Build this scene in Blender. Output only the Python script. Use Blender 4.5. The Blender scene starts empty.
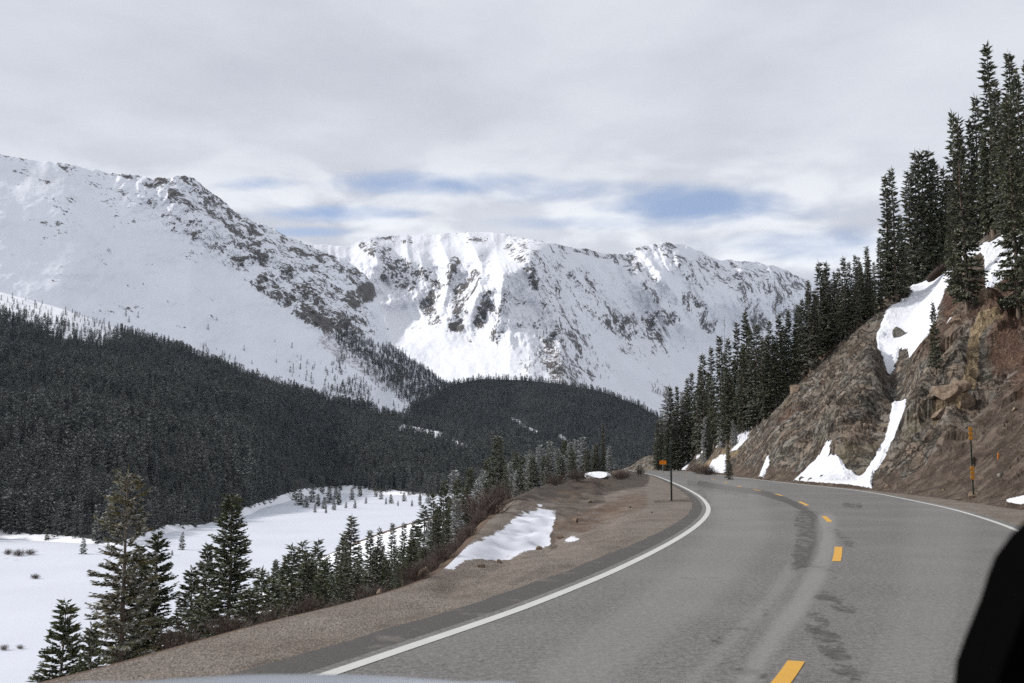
import bpy, math, random
import numpy as np
from mathutils import Vector
R = math.radians
SC = bpy.context.scene
COL = SC.collection
random.seed(7)
RNG = np.random.default_rng(11)

# ------------------------------------------------------------------ camera geometry
F = 1050.0; CH = 1.75; YH = 458.0
PIT = math.atan((YH - 341.5) / F)
cp, sp = math.cos(PIT), math.sin(PIT)
def ray(x, y):
    x = np.asarray(x, float); y = np.asarray(y, float)
    cx = (x - 512) / F; cy = (341.5 - y) / F
    return cx, cp - cy * sp, sp + cy * cp
def at(x, y, Y):                      # world point at forward distance Y
    dx, dy, dz = ray(x, y)
    t = Y / dy
    return dx * t, Y + 0 * dx, CH + dz * t
def gp(x, y, z=0.0):                  # point on the level z
    dx, dy, dz = ray(x, y)
    t = (z - CH) / dz
    return dx * t, dy * t
def proj(X, Y, Z):
    zc = Y * cp + (Z - CH) * sp
    yc = -Y * sp + (Z - CH) * cp
    zc = np.where(zc < 0.05, 0.05, zc)
    return 512 + F * X / zc, 341.5 - F * yc / zc

# ------------------------------------------------------------------ numpy noise
def _h(ix, iy, seed):
    n = (ix.astype(np.int64) * 374761393 + iy.astype(np.int64) * 668265263 + seed * 1442695041) & 0xffffffff
    n = ((n ^ (n >> 13)) * 1274126177) & 0xffffffff
    n = ((n ^ (n >> 15)) * 2246822519) & 0xffffffff
    return ((n ^ (n >> 16)) & 0xffffff) / float(0xffffff)
def vnoise(x, y, seed=0):
    ix = np.floor(x); iy = np.floor(y)
    fx = x - ix; fy = y - iy
    fx = fx * fx * fx * (fx * (fx * 6 - 15) + 10); fy = fy * fy * fy * (fy * (fy * 6 - 15) + 10)
    a = _h(ix, iy, seed); b = _h(ix + 1, iy, seed); c = _h(ix, iy + 1, seed); d = _h(ix + 1, iy + 1, seed)
    return (a + (b - a) * fx) * (1 - fy) + (c + (d - c) * fx) * fy
def fbm(x, y, oct=4, seed=0, gain=.5):
    s = 0; a = 1; t = 0
    for i in range(oct):
        s = s + a * (vnoise(x, y, seed + i) - .5); t += a
        x = x * 2.03 + 17.3; y = y * 2.03 - 5.1; a *= gain
    return s / t * 2
def ridged(x, y, oct=4, seed=0, gain=.55):
    s = 0; a = 1; t = 0
    for i in range(oct):
        s = s + a * (1 - np.abs(2 * vnoise(x, y, seed + i) - 1)); t += a
        x = x * 2.1 + 7.3; y = y * 2.1 - 3.1; a *= gain
    return s / t
def cells(x, y, seed=0):              # returns random value of nearest cell, F1 distance, offset vector
    ix = np.floor(x); iy = np.floor(y)
    best = np.full(x.shape, 9.0); val = np.zeros(x.shape); ox = np.zeros(x.shape); oy = np.zeros(x.shape)
    for i in (-1, 0, 1):
        for j in (-1, 0, 1):
            cx = ix + i; cy = iy + j
            px = cx + _h(cx, cy, seed); py = cy + _h(cx, cy, seed + 5)
            d = (px - x) ** 2 + (py - y) ** 2
            m = d < best
            best = np.where(m, d, best); val = np.where(m, _h(cx, cy, seed + 9), val)
            ox = np.where(m, x - px, ox); oy = np.where(m, y - py, oy)
    return val, np.sqrt(best), ox, oy
def sstep(a, b, x):
    t = np.clip((x - a) / (b - a), 0, 1); return t * t * (3 - 2 * t)
def seg(px, py, pts):                 # distance to a polyline, and 0..1 position along it
    best = np.full(np.shape(px), 1e9); tt = np.zeros(np.shape(px)); sd = np.zeros(np.shape(px)); n = len(pts) - 1
    for k in range(n):
        ax, ay = pts[k][:2]; bx, by = pts[k + 1][:2]
        vx, vy = bx - ax, by - ay; L = vx * vx + vy * vy + 1e-9
        t = np.clip(((px - ax) * vx + (py - ay) * vy) / L, 0, 1)
        d = np.hypot(px - ax - t * vx, py - ay - t * vy)
        m = d < best
        s = np.sign((px - ax) * vy - (py - ay) * vx)
        best = np.where(m, d, best); tt = np.where(m, (k + t) / n, tt); sd = np.where(m, s, sd)
    return best, tt, sd
def poly_sd(px, py, pts):             # signed distance, positive inside
    d, _, _ = seg(px, py, list(pts) + [pts[0]])
    inside = np.zeros(np.shape(px), bool); n = len(pts)
    for k in range(n):
        ax, ay = pts[k]; bx, by = pts[(k + 1) % n]
        c = ((ay > py) != (by > py)) & (px < (bx - ax) * (py - ay) / (by - ay + 1e-12) + ax)
        inside ^= c
    return np.where(inside, d, -d)

# ------------------------------------------------------------------ mesh and object helpers
def np_mesh(name, V, Q, smooth=False, attrs=None):
    V = np.asarray(V, np.float32).reshape(-1, 3); Q = np.asarray(Q, np.int32)
    m = bpy.data.meshes.new(name); k = Q.shape[1]
    m.vertices.add(len(V)); m.vertices.foreach_set('co', V.ravel())
    m.loops.add(Q.size); m.loops.foreach_set('vertex_index', Q.ravel())
    m.polygons.add(len(Q))
    m.polygons.foreach_set('loop_start', np.arange(0, Q.size, k, dtype=np.int32))
    m.polygons.foreach_set('loop_total', np.full(len(Q), k, np.int32))
    m.polygons.foreach_set('use_smooth', np.full(len(Q), smooth, bool))
    for an, av in (attrs or {}).items():
        a = m.attributes.new(an, 'FLOAT', 'POINT'); a.data.foreach_set('value', np.asarray(av, np.float32).ravel())
    m.update(); m.validate()
    return m
def grid_mesh(name, X, Y, Z, smooth=True, attrs=None, flip=False):
    nr, nc = X.shape
    V = np.stack([X, Y, Z], -1).reshape(-1, 3)
    i = np.arange(nr - 1)[:, None] * nc + np.arange(nc - 1)[None, :]; i = i.ravel()
    Q = np.stack([i, i + 1, i + nc + 1, i + nc], -1)
    if flip: Q = Q[:, ::-1]
    return np_mesh(name, V, Q, smooth, attrs)
def link(name, mesh, mat=None, parent=None, loc=None):
    o = bpy.data.objects.new(name, mesh); COL.objects.link(o)
    if mat is not None and len(mesh.materials) == 0: mesh.materials.append(mat)
    if parent is not None: o.parent = parent
    if loc is not None: o.location = loc
    return o
def tag(o, label, cat, group=None):
    o['label'] = label; o['category'] = cat
    if group: o['group'] = group
    return o
def structure(o): o['kind'] = 'structure'; return o
def empty(name, loc, rz=0):
    o = bpy.data.objects.new(name, None); COL.objects.link(o); o.location = loc; o.rotation_euler = (0, 0, rz); o.empty_display_size = .3; return o
class MB:
    def __init__(s): s.V = []; s.P = []
    def add(s, V, P):
        b = len(s.V); s.V += [tuple(v) for v in V]; s.P += [tuple(b + i for i in p) for p in P]; return s
    def box(s, c, d, bev=0.0, rot=None):
        cx, cy, cz = c; x, y, z = [k / 2 for k in d]; b = min(bev, x * .9, y * .9, z * .9)
        if b <= 0:
            V = [(sx * x, sy * y, sz * z) for sz in (-1, 1) for sy in (-1, 1) for sx in (-1, 1)]
            P = [(0, 2, 3, 1), (4, 5, 7, 6), (0, 1, 5, 4), (2, 6, 7, 3), (0, 4, 6, 2), (1, 3, 7, 5)]
        else:
            V = []; P = []
            ring = [(x - b, -y), (x, -y + b), (x, y - b), (x - b, y), (-x + b, y), (-x, y - b), (-x, -y + b), (-x + b, -y)]
            ins = [(px - math.copysign(b, px) * .7, py - math.copysign(b, py) * .7) for px, py in ring]
            for zz, rr in ((-z, ins), (-z + b, ring), (z - b, ring), (z, ins)): V += [(px, py, zz) for px, py in rr]
            for k in range(3):
                for i in range(8): j = (i + 1) % 8; P.append((k * 8 + i, k * 8 + j, k * 8 + 8 + j, k * 8 + 8 + i))
            P += [tuple(range(7, -1, -1)), tuple(range(24, 32))]
        if rot is not None: V = [tuple(rot @ Vector(v)) for v in V]
        return s.add([(v[0] + cx, v[1] + cy, v[2] + cz) for v in V], P)
    def tube(s, pts, rad, n=8, cap=True):
        pts = [Vector(p) for p in pts]; V = []; P = []
        for i, p in enumerate(pts):
            d = (pts[min(i + 1, len(pts) - 1)] - pts[max(i - 1, 0)]).normalized()
            u = d.cross(Vector((0, 1, 0)) if abs(d.y) < .9 else Vector((1, 0, 0))).normalized(); w = d.cross(u)
            r = rad[i] if hasattr(rad, '__len__') else rad
            for k in range(n):
                a = 2 * math.pi * k / n; V.append(p + (u * math.cos(a) + w * math.sin(a)) * r)
        for i in range(len(pts) - 1):
            for k in range(n): j = (k + 1) % n; P.append((i * n + k, i * n + j, i * n + n + j, i * n + n + k))
        if cap: P += [tuple(range(n - 1, -1, -1)), tuple(range((len(pts) - 1) * n, len(pts) * n))]
        return s.add(V, P)
    def mesh(s, name, smooth=False):
        m = bpy.data.meshes.new(name); m.from_pydata(s.V, [], s.P); m.update()
        if smooth: m.polygons.foreach_set('use_smooth', [True] * len(m.polygons))
        return m
    def build(s, name, mat, parent=None, smooth=False): return link(name, s.mesh(name, smooth), mat, parent)

# ------------------------------------------------------------------ node helpers
class NT:
    def __init__(s, mat): s.t = mat.node_tree; s.n = s.t.nodes; s.l = s.t.links
    def new(s, typ, **k):
        n = s.n.new(typ)
        for a, b in k.items(): setattr(n, a, b)
        return n
    def put(s, sock, v):
        if v is None: return
        if isinstance(v, bpy.types.NodeSocket): s.l.new(v, sock)
        else:
            if isinstance(v, (tuple, list)) and len(v) == 3 and sock.type == 'RGBA': v = (*v, 1)
            sock.default_value = v
    def m(s, op, a, b=None, c=None, clamp=False):
        n = s.new('ShaderNodeMath', operation=op, use_clamp=clamp)
        s.put(n.inputs[0], a); s.put(n.inputs[1], b); s.put(n.inputs[2], c); return n.outputs[0]
    def mix(s, f, a, b, blend='MIX'):
        n = s.new('ShaderNodeMix', data_type='RGBA', blend_type=blend)
        s.put(n.inputs[0], f); s.put(n.inputs[6], a); s.put(n.inputs[7], b); return n.outputs[2]
    def ramp(s, v, lo, hi):
        n = s.new('ShaderNodeMapRange', interpolation_type='SMOOTHSTEP'); s.put(n.inputs[0], v); n.inputs[1].default_value = lo; n.inputs[2].default_value = hi
        return n.outputs[0]
    def attr(s, name): return s.new('ShaderNodeAttribute', attribute_name=name).outputs['Fac']
    def pos(s): return s.new('ShaderNodeNewGeometry').outputs['Position']
    def nrm(s):
        n = s.new('ShaderNodeSeparateXYZ'); s.l.new(s.new('ShaderNodeNewGeometry').outputs['Normal'], n.inputs[0]); return n.outputs
    def scale(s, v, sc, rot=(0, 0, 0)):
        n = s.new('ShaderNodeMapping'); s.put(n.inputs[0], v); n.inputs['Scale'].default_value = sc; n.inputs['Rotation'].default_value = rot; return n.outputs[0]
    def noise(s, v, sc, det=4, rough=.55, dist=0):
        n = s.new('ShaderNodeTexNoise'); s.put(n.inputs['Vector'], v); n.inputs['Scale'].default_value = sc
        n.inputs['Detail'].default_value = det; n.inputs['Roughness'].default_value = rough; n.inputs['Distortion'].default_value = dist; return n.outputs[0]
    def vor(s, v, sc, feat='F1'):
        n = s.new('ShaderNodeTexVoronoi', feature=feat); s.put(n.inputs['Vector'], v); n.inputs['Scale'].default_value = sc; return n.outputs
    def bump(s, h, st, dist=.05):
        n = s.new('ShaderNodeBump'); n.inputs['Strength'].default_value = st; n.inputs['Distance'].default_value = dist; s.put(n.inputs['Height'], h); return n.outputs[0]
def mat(name, col=None, rough=.85, spec=.2, metal=0):
    m = bpy.data.materials.new(name); m.use_nodes = True; t = NT(m)
    b = t.n['Principled BSDF']; b.inputs['Roughness'].default_value = rough; b.inputs['Specular IOR Level'].default_value = spec; b.inputs['Metallic'].default_value = metal
    if col is not None: b.inputs['Base Color'].default_value = (*col, 1)
    m['b'] = 1
    return m, t, b.inputs

# asphalt
M_ASPH, t, B = mat('asphalt', rough=.8)
p = t.pos(); st = t.attr('stain'); lt = t.attr('light')
n1 = t.m('ADD', t.m('MULTIPLY', t.noise(p, 34, 4, .8), .55), t.m('MULTIPLY', t.noise(p, 13, 4, .8), .45)); n2 = t.noise(p, .35, 5); n3 = t.noise(t.scale(p, (1.0, .55, 1)), 2.6, 9, .78)
base = t.mix(t.ramp(n1, .38, .64), (.078, .074, .070), (.235, .225, .214))
base = t.mix(t.m('MULTIPLY', t.ramp(n2, .35, .7), .30), base, (.235, .225, .213))
stf = t.ramp(t.m('ADD', st, t.m('MULTIPLY', t.m('SUBTRACT', n3, .5), 2.6)), .42, .62)
base = t.mix(t.m('MULTIPLY', stf, t.m('ADD', .45, t.m('MULTIPLY', t.ramp(t.noise(p, 7, 6, .75), .4, .6), .35))), base, (.045, .038, .036))
base = t.mix(t.m('MULTIPLY', lt, .45), base, (.29, .28, .265))
pw_ = t.new('ShaderNodeVectorMath', operation='MULTIPLY_ADD'); nc_ = t.new('ShaderNodeTexNoise'); t.put(nc_.inputs['Vector'], p); nc_.inputs['Scale'].default_value = .9; nc_.inputs['Detail'].default_value = 6
t.l.new(nc_.outputs[1], pw_.inputs[0]); pw_.inputs[1].default_value = (3, 3, 0); t.l.new(p, pw_.inputs[2]); cr = t.vor(t.scale(pw_.outputs[0], (.12, .22, .01)), 1, 'DISTANCE_TO_EDGE')[0]
base = t.mix(t.m('MULTIPLY', t.ramp(t.m('ADD', cr, t.m('MULTIPLY', t.noise(p, 3, 4), .02)), .0125, .0085), .35), base, (.04, .04, .038))
t.put(B['Base Color'], base); t.put(B['Normal'], t.bump(n1, .5, .01))
M_ASPH2, t, B = mat('old_asphalt', rough=.85)
p = t.pos(); n1 = t.noise(p, 50, 3, .7); n2 = t.noise(p, 1.3, 5, .65)
base = t.mix(t.ramp(n1, .3, .72), (.06, .055, .052), (.115, .107, .10))
base = t.mix(t.ramp(n2, .55, .70), base, (.16, .145, .13))
t.put(B['Base Color'], base); t.put(B['Normal'], t.bump(n1, .6, .012))
def paint(name, c, c2):
    m, t, B = mat(name, rough=.6); p = t.pos()
    f = t.ramp(t.noise(p, 28, 5, .7), .60, .76)
    t.put(B['Base Color'], t.mix(t.m('MULTIPLY', f, .8), t.mix(t.noise(p, 3, 4), c, c2), (.16, .15, .14))); return m
M_WHITE = paint('white_line_paint', (.60, .60, .57), (.46, .46, .43))
M_YEL = paint('yellow_line_paint', (.66, .37, .055), (.56, .30, .045))
# gravel
M_GRAV, t, B = mat('gravel', rough=.95, spec=.1)
p = t.pos(); v1 = t.vor(p, 42); v2 = t.vor(p, 45); n2 = t.noise(p, .7, 5, .6); n3 = t.noise(p, .12, 4)
base = t.mix(t.ramp(n2, .3, .7), (.150, .124, .104), (.205, .176, .152))
sep = t.new('ShaderNodeSeparateColor'); t.put(sep.inputs[0], v1[1]); base = t.mix(.35, base, sep.outputs[2], 'OVERLAY')
base = t.mix(t.m('MULTIPLY', t.ramp(sep.outputs[0], .8, .98), .5), base, (.34, .29, .25))
base = t.mix(t.m('MULTIPLY', t.ramp(sep.outputs[1], .86, .97), .7), base, (.05, .04, .035))
dk = t.attr('dark'); base = t.mix(t.m('MULTIPLY', t.ramp(t.m('ADD', dk, t.m('MULTIPLY', t.m('SUBTRACT', t.noise(p, .6, 6, .7), .5), 1.3)), .35, .75), .8), base, (.055, .045, .038))
rd = t.attr('red'); base = t.mix(t.ramp(t.m('ADD', rd, t.m('MULTIPLY', t.m('SUBTRACT', t.noise(p, .9, 6, .7), .5), 1.3)), .4, .8), base, t.mix(t.noise(p, 4, 4), (.085, .058, .044), (.17, .12, .088)))
snf = t.ramp(t.m('ADD', t.attr('snow'), t.m('MULTIPLY', t.m('SUBTRACT', t.noise(t.scale(p, (1.5, .7, 1), (0, 0, R(-25))), 1.6, 8, .8), .5), 2.4)), -.02, .06)
base = t.mix(snf, base, (.62, .63, .68))
t.put(B['Base Color'], base); t.put(B['Normal'], t.bump(t.m('ADD', t.m('MULTIPLY', v1[0], t.m('SUBTRACT', 1.0, snf)), t.noise(p, 1.5, 6)), .5, .03))
# rock slope
M_ROCK, t, B = mat('rock_slope', rough=.92, spec=.15)
p = t.pos(); rk = t.attr('rock'); ps = t.scale(p, (1, .55, .7), (0, R(-28), R(10)))
nA = t.noise(ps, .35, 6, .65, .4); nB = t.noise(ps, 1.6, 7, .7, .3); nC = t.noise(p, 9, 5, .7)
vf = t.vor(t.scale(ps, (1, 1, .5)), 1.5, 'DISTANCE_TO_EDGE')[0]; vc = t.vor(ps, 1.1)[1]
rock = t.mix(t.ramp(nA, .38, .62), (.235, .180, .138), (.170, .158, .130))
rock = t.mix(t.ramp(nB, .50, .72), rock, (.30, .27, .225))
rock = t.mix(t.m('MULTIPLY', t.ramp(nB, .46, .30), .75), rock, (.055, .042, .034))
sc_ = t.new('ShaderNodeSeparateColor'); t.put(sc_.inputs[0], vc); rock = t.mix(.35, rock, sc_.outputs[0], 'OVERLAY'); rock = t.mix(t.m('MULTIPLY', t.ramp(sc_.outputs[1], .6, .8), .45), rock, (.26, .255, .235)); rock = t.mix(t.m('MULTIPLY', t.ramp(sc_.outputs[2], .7, .85), .45), rock, (.085, .07, .058))
nR = t.m('ABSOLUTE', t.m('SUBTRACT', t.noise(ps, .9, 8, .68, .8), .5)); rock = t.mix(t.m('MULTIPLY', t.ramp(nR, .045, .004), .88), rock, (.03, .023, .019))
nF = t.noise(t.scale(ps, (1, 1, .6)), 5.5, 6, .75); rock = t.mix(t.m('MULTIPLY', t.ramp(nF, .45, .36), .6), rock, (.045, .036, .03)); rock = t.mix(t.m('MULTIPLY', t.ramp(nF, .56, .70), .6), rock, (.36, .32, .27))
soil = t.mix(t.ramp(nB, .35, .7), (.105, .078, .060), (.205, .160, .128))
soil = t.mix(t.m('MULTIPLY', t.ramp(t.noise(p, 5, 6, .75), .60, .72), .7), soil, (.30, .26, .22))
base = t.mix(t.ramp(t.m('ADD', rk, t.m('MULTIPLY', t.m('SUBTRACT', nB, .5), 1.2)), .35, .6), soil, rock)
base = t.mix(t.m('MULTIPLY', t.ramp(t.m('ADD', t.attr('red'), t.m('MULTIPLY', t.m('SUBTRACT', nA, .5), 1.6)), .4, .8), .85), base, t.mix(t.ramp(nC, .4, .65), (.11, .060, .042), (.23, .135, .092)))
base = t.mix(t.m('MULTIPLY', t.ramp(t.m('ADD', t.attr('ochre'), t.m('MULTIPLY', t.m('SUBTRACT', nB, .5), .9)), .45, .7), .9), base, t.mix(t.ramp(nC, .4, .65), (.26, .185, .105), (.42, .33, .21)))
grs = t.m('MULTIPLY', t.ramp(t.noise(p, .22, 5, .6), .56, .68), t.ramp(nC, .40, .6))
base = t.mix(t.m('MULTIPLY', grs, .6), base, (.24, .19, .11))
nz = t.nrm()[2]
snb = t.m('ADD', t.attr('snow'), t.m('MULTIPLY', t.m('SUBTRACT', t.noise(p, 1.1, 8, .78), .5), 1.7))
snf = t.ramp(snb, -.04, .05)
dust = t.ramp(t.m('ADD', t.m('MULTIPLY', t.noise(p, 2.2, 7, .8), t.attr('dust')), t.m('MULTIPLY', nz, .10)), .50, .56)
base = t.mix(t.m('MAXIMUM', snf, dust), base, t.mix(t.noise(p, .5, 5), (.58, .59, .63), (.72, .73, .77)))
t.put(B['Base Color'], base)
hh = t.m('ADD', t.m('MULTIPLY', nB, 1.0), t.m('ADD', t.m('MULTIPLY', nC, .25), t.m('MULTIPLY', t.m('MINIMUM', nR, .06), 4.0)))
t.put(B['Normal'], t.bump(t.m('MULTIPLY', hh, t.m('SUBTRACT', 1.0, t.m('MULTIPLY', snf, .93))), 1.0, .55))
# embankment
M_EMB, t, B = mat('embankment_soil', rough=.95, spec=.1)
p = t.pos(); n = t.noise(p, .5, 6, .65); n2 = t.noise(p, .12, 5)
base = t.mix(n, (.07, .045, .035), (.15, .11, .08))
base = t.mix(t.ramp(t.m('ADD', t.attr('snow'), t.m('MULTIPLY', t.m('SUBTRACT', n2, .5), 1.5)), .45, .55), base, (.8, .81, .84))
t.put(B['Base Color'], base); t.put(B['Normal'], t.bump(n, .8, .2))
# snow and mountains
def mountain_mat(name, sc, rockc=((.055, .050, .050), (.13, .115, .105)), stretch=(1, 1, 1), rot=(0, 0, 0), gain=3.0, bs=9, snowc=(.74, .75, .78)):
    m, t, B = mat(name, rough=.75, spec=.15); p = t.pos(); ps = t.scale(p, stretch, rot)
    a = t.noise(ps, sc, 9, .66, .5); b = t.noise(p, sc * 4.3, 6, .72); c = t.noise(p, sc * .3, 4)
    d = t.attr('rock')
    k = t.m('ADD', d, t.m('ADD', t.m('MULTIPLY', t.m('SUBTRACT', a, .5), gain), t.m('MULTIPLY', t.m('SUBTRACT', b, .5), gain * .75)))
    f = t.ramp(k, .50, .60)
    rock = t.mix(t.ramp(b, .35, .65), *rockc)
    sn = t.mix(t.ramp(c, .3, .7), tuple(snowc), tuple(v * 1.06 for v in snowc))
    veg = t.m('MULTIPLY', t.ramp(t.m('ADD', t.attr('veg'), t.m('MULTIPLY', t.m('SUBTRACT', b, .5), 1.9)), .42, .62), .55)
    base = t.mix(veg, t.mix(f, sn, rock), (.16, .125, .11))
    t.put(B['Base Color'], base); t.put(B['Normal'], t.bump(t.m('ADD', t.m('MULTIPLY', a, t.m('ADD', f, .25)), t.m('MULTIPLY', b, .3)), .55, bs))
    return m
M_MASSIF = mountain_mat('massif_snow_rock', .024, snowc=(.72, .735, .785), stretch=(1, .6, .8), rot=(0, R(35), 0))
M_CENT = mountain_mat('peak_snow_rock', .017, snowc=(.69, .70, .74), stretch=(1, .6, .8), rot=(0, R(40), 0), bs=14)
M_VAL = mountain_mat('valley_snow', .06, rockc=((.10, .08, .06), (.2, .16, .12)), bs=.6, snowc=(.58, .60, .655))
# forest floor
M_FLOOR, t, B = mat('forest_floor', rough=.95, spec=.1)
p = t.pos(); n = t.noise(p, .06, 8, .75)
t.put(B['Base Color'], t.mix(t.ramp(t.m('ADD', t.attr('snow'), t.m('MULTIPLY', t.m('SUBTRACT', n, .5), 1.2)), .42, .58), (.05, .05, .048), (.8, .81, .84)))
# conifers
def needle_mat(name, c1, c2, frost, lo, hi, sc=7.0):
    m, t, B = mat(name, rough=.8, spec=.15)
    tc = t.new('ShaderNodeTexCoord').outputs['Object']; p = t.pos(); oi = t.new('ShaderNodeObjectInfo').outputs['Random']
    nz = t.m('ABSOLUTE', t.nrm()[2])
    base = t.mix(t.ramp(t.noise(tc, 1.4, 3), .35, .65), c1, c2)
    base = t.mix(t.m('MULTIPLY', oi, .35), base, (.07, .062, .035))
    f = t.m('MULTIPLY', t.ramp(t.m('ADD', t.noise(tc, sc, 4, .7), t.m('MULTIPLY', nz, .22)), lo, hi), t.m('ADD', .55, t.m('MULTIPLY', oi, .45)))
    base = t.mix(t.m('MULTIPLY', t.ramp(t.noise(p, .018, 4, .6), .40, .62), .45), base, t.mix(.5, c2, (.075, .078, .062)))
    t.put(B['Base Color'], t.mix(t.m('MULTIPLY', f, frost), base, (.62, .63, .64)))
    return m
M_NEAR = needle_mat('needles_green', (.036, .048, .018), (.090, .098, .040), .65, .66, .80)
M_YELL = needle_mat('needles_yellowed', (.060, .056, .026), (.17, .145, .060), .5, .60, .76)
M_MID = needle_mat('needles_dark', (.038, .048, .024), (.092, .096, .048), .65, .65, .80)
M_FROST = needle_mat('needles_frosted', (.06, .068, .052), (.12, .125, .095), .85, .50, .70)
M_FAR = needle_mat('needles_far', (.024, .031, .030), (.060, .068, .062), .48, .60, .78, 2.2)
M_BARK, t, B = mat('bark', rough=.95)
tc = t.new('ShaderNodeTexCoord').outputs['Object']; n = t.noise(t.scale(tc, (6, 6, 1.2)), 3, 5, .7)
t.put(B['Base Color'], t.mix(n, (.07, .055, .045), (.26, .20, .16))); t.put(B['Normal'], t.bump(n, .8, .04))
M_TWIG, t, B = mat('bare_twigs', rough=.9); t.put(B['Base Color'], t.mix(t.noise(t.pos(), 2, 4), (.055, .042, .038), (.15, .115, .098)))

# ------------------------------------------------------------------ road alignment (functions of forward distance)
def curve(px, ext):
    P = [gp(x, y) for x, y in px]
    X = np.array([float(a[0]) for a in P]); Y = np.array([float(a[1]) for a in P])
    X = np.concatenate([[e[0] for e in ext if e[1] < Y[0]], X, [e[0] for e in ext if e[1] > Y[-1]]])
    Y = np.concatenate([[e[1] for e in ext if e[1] < Y[0]], Y, [e[1] for e in ext if e[1] > Y[-1]]])
    return X, Y
YY = np.linspace(-60, 400, 4601)
def smooth_curve(X, Y, w0=1.2, wk=.10):
    # monotone interpolation in Y, then distance-dependent smoothing
    x = np.interp(YY, Y, X)
    out = x.copy(); ks = np.maximum(w0, wk * np.abs(YY))
    for i, (y, w) in enumerate(zip(YY, ks)):
        a = max(0, i - int(w * 20)); b = min(len(YY), i + int(w * 20) + 1)
        u = (YY[a:b] - y) / w; g = np.exp(-.5 * u * u)
        m = (g * u).sum() / g.sum(); v = (g * u * u).sum() / g.sum() - m * m
        xm = (g * x[a:b]).sum() / g.sum(); cov = (g * u * x[a:b]).sum() / g.sum() - m * xm
        out[i] = xm - (cov / v) * m
    return out
L_px = [(340, 671), (430, 640), (517, 611), (606, 575), (650, 554), (680, 537.6), (697, 526), (706, 517), (709.6, 510), (707.5, 504), (700.6, 496.6), (687, 488.8), (669.4, 481), (653.8, 475)]
C_px = [(794, 672), (820, 610), (839, 554), (838, 535), (828.5, 519), (805, 503.5), (780, 494.5), (756, 490), (737, 486.5)]
R_px = [(1018, 529.5), (983, 518), (950, 508), (898, 497.8), (868.7, 491.3)]
# continuation behind the camera and beyond the last visible paint
Xl, Yl = curve(L_px, [(-44, -60), (-18.5, -20), (-5.4, 0), (15.2, 125), (17.0, 155), (15, 190), (4, 240), (-30, 300), (-90, 400)])
Xc, Yc = curve(C_px, [(-40.5, -60), (-15, -20), (-1.75, 0), (16.6, 85), (18.3, 115), (19.8, 150), (18.5, 190), (8, 240), (-26, 300), (-86, 400)])
Xr, Yr = curve(R_px, [(-36, -60), (-10.5, -20), (2.1, 0), (7.4, 12.5), (19.2, 72), (20.6, 100), (22.3, 130), (23.3, 160), (22, 190), (12, 240), (-22, 300), (-82, 400)])
XL = smooth_curve(Xl, Yl, 1.0, .07); XC = smooth_curve(Xc, Yc, 1.0, .08); XR = smooth_curve(Xr, Yr, 1.5, .10)
fL = lambda y: np.interp(y, YY, XL); fC = lambda y: np.interp(y, YY, XC); fR = lambda y: np.interp(y, YY, XR)
# outer lip of the gravel shelf and the toe of the cut slope
E_px = [(41, 681.6), (182, 644), (248, 623.6), (340, 603), (406, 586), (440, 571), (462, 550), (480, 530), (493, 512), (505, 499), (540, 489), (598, 478), (630, 471.5)]
Xe, Ye = curve(E_px, [(-48, -60), (-22, -20), (-8.8, 0), (14.5, 190), (0, 240), (-40, 300), (-105, 400)])
o_ = np.argsort(Ye); Xe, Ye = Xe[o_], Ye[o_]
XE = smooth_curve(Xe, Ye, .8, .05); fE = lambda y: np.interp(y, YY, XE)
fF = lambda y: fR(y) + np.interp(y, [-60, 20, 36, 45, 55, 75, 110, 400], [2.6, 2.6, 2.4, 2.0, 1.2, .8, .8, 1.2])
def fall(y): return -np.clip(y - 150, 0, None) ** 2 * .0009      # the pass road tips over beyond the bend

# slope surface: toe -> up the hill
def slope_k(y): return np.interp(y, [-60, 20, 60, 90, 110, 125, 150, 175, 200, 400], [.70, .78, .86, .96, 1.02, 1.0, .80, .58, .46, .3])
def slope_base(X, Y):
    d = np.clip(X - fF(Y), 0, None)
    k = slope_k(Y)
    z = k * d * sstep(-2.5, 3.0, d)
    zc = np.interp(Y, [0, 60, 110, 140, 180, 400], [75, 80, 85, 60, 30, 14])
    z = zc * (1 - np.exp(-np.maximum(z, 0) / zc)) * 1.0 * (z / zc < 50)
    return z * 1.0 + .10 * z * sstep(0, 30, z)
CHUTE = [(1010, 210), (945, 243), (925, 285), (893, 345), (900, 385), (880, 430), (850, 470), (815, 487)]
RIBS = [([(905, 292), (880, 340), (868, 380), (840, 430), (820, 475)], 18, 1.6), ([(985, 330), (935, 385), (905, 440), (893, 490)], 22, 1.9),
        ([(835, 350), (800, 400), (775, 440), (765, 480)], 16, 1.3), ([(1000, 330), (965, 370), (948, 430), (930, 490)], 12, 1.1)]
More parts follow.
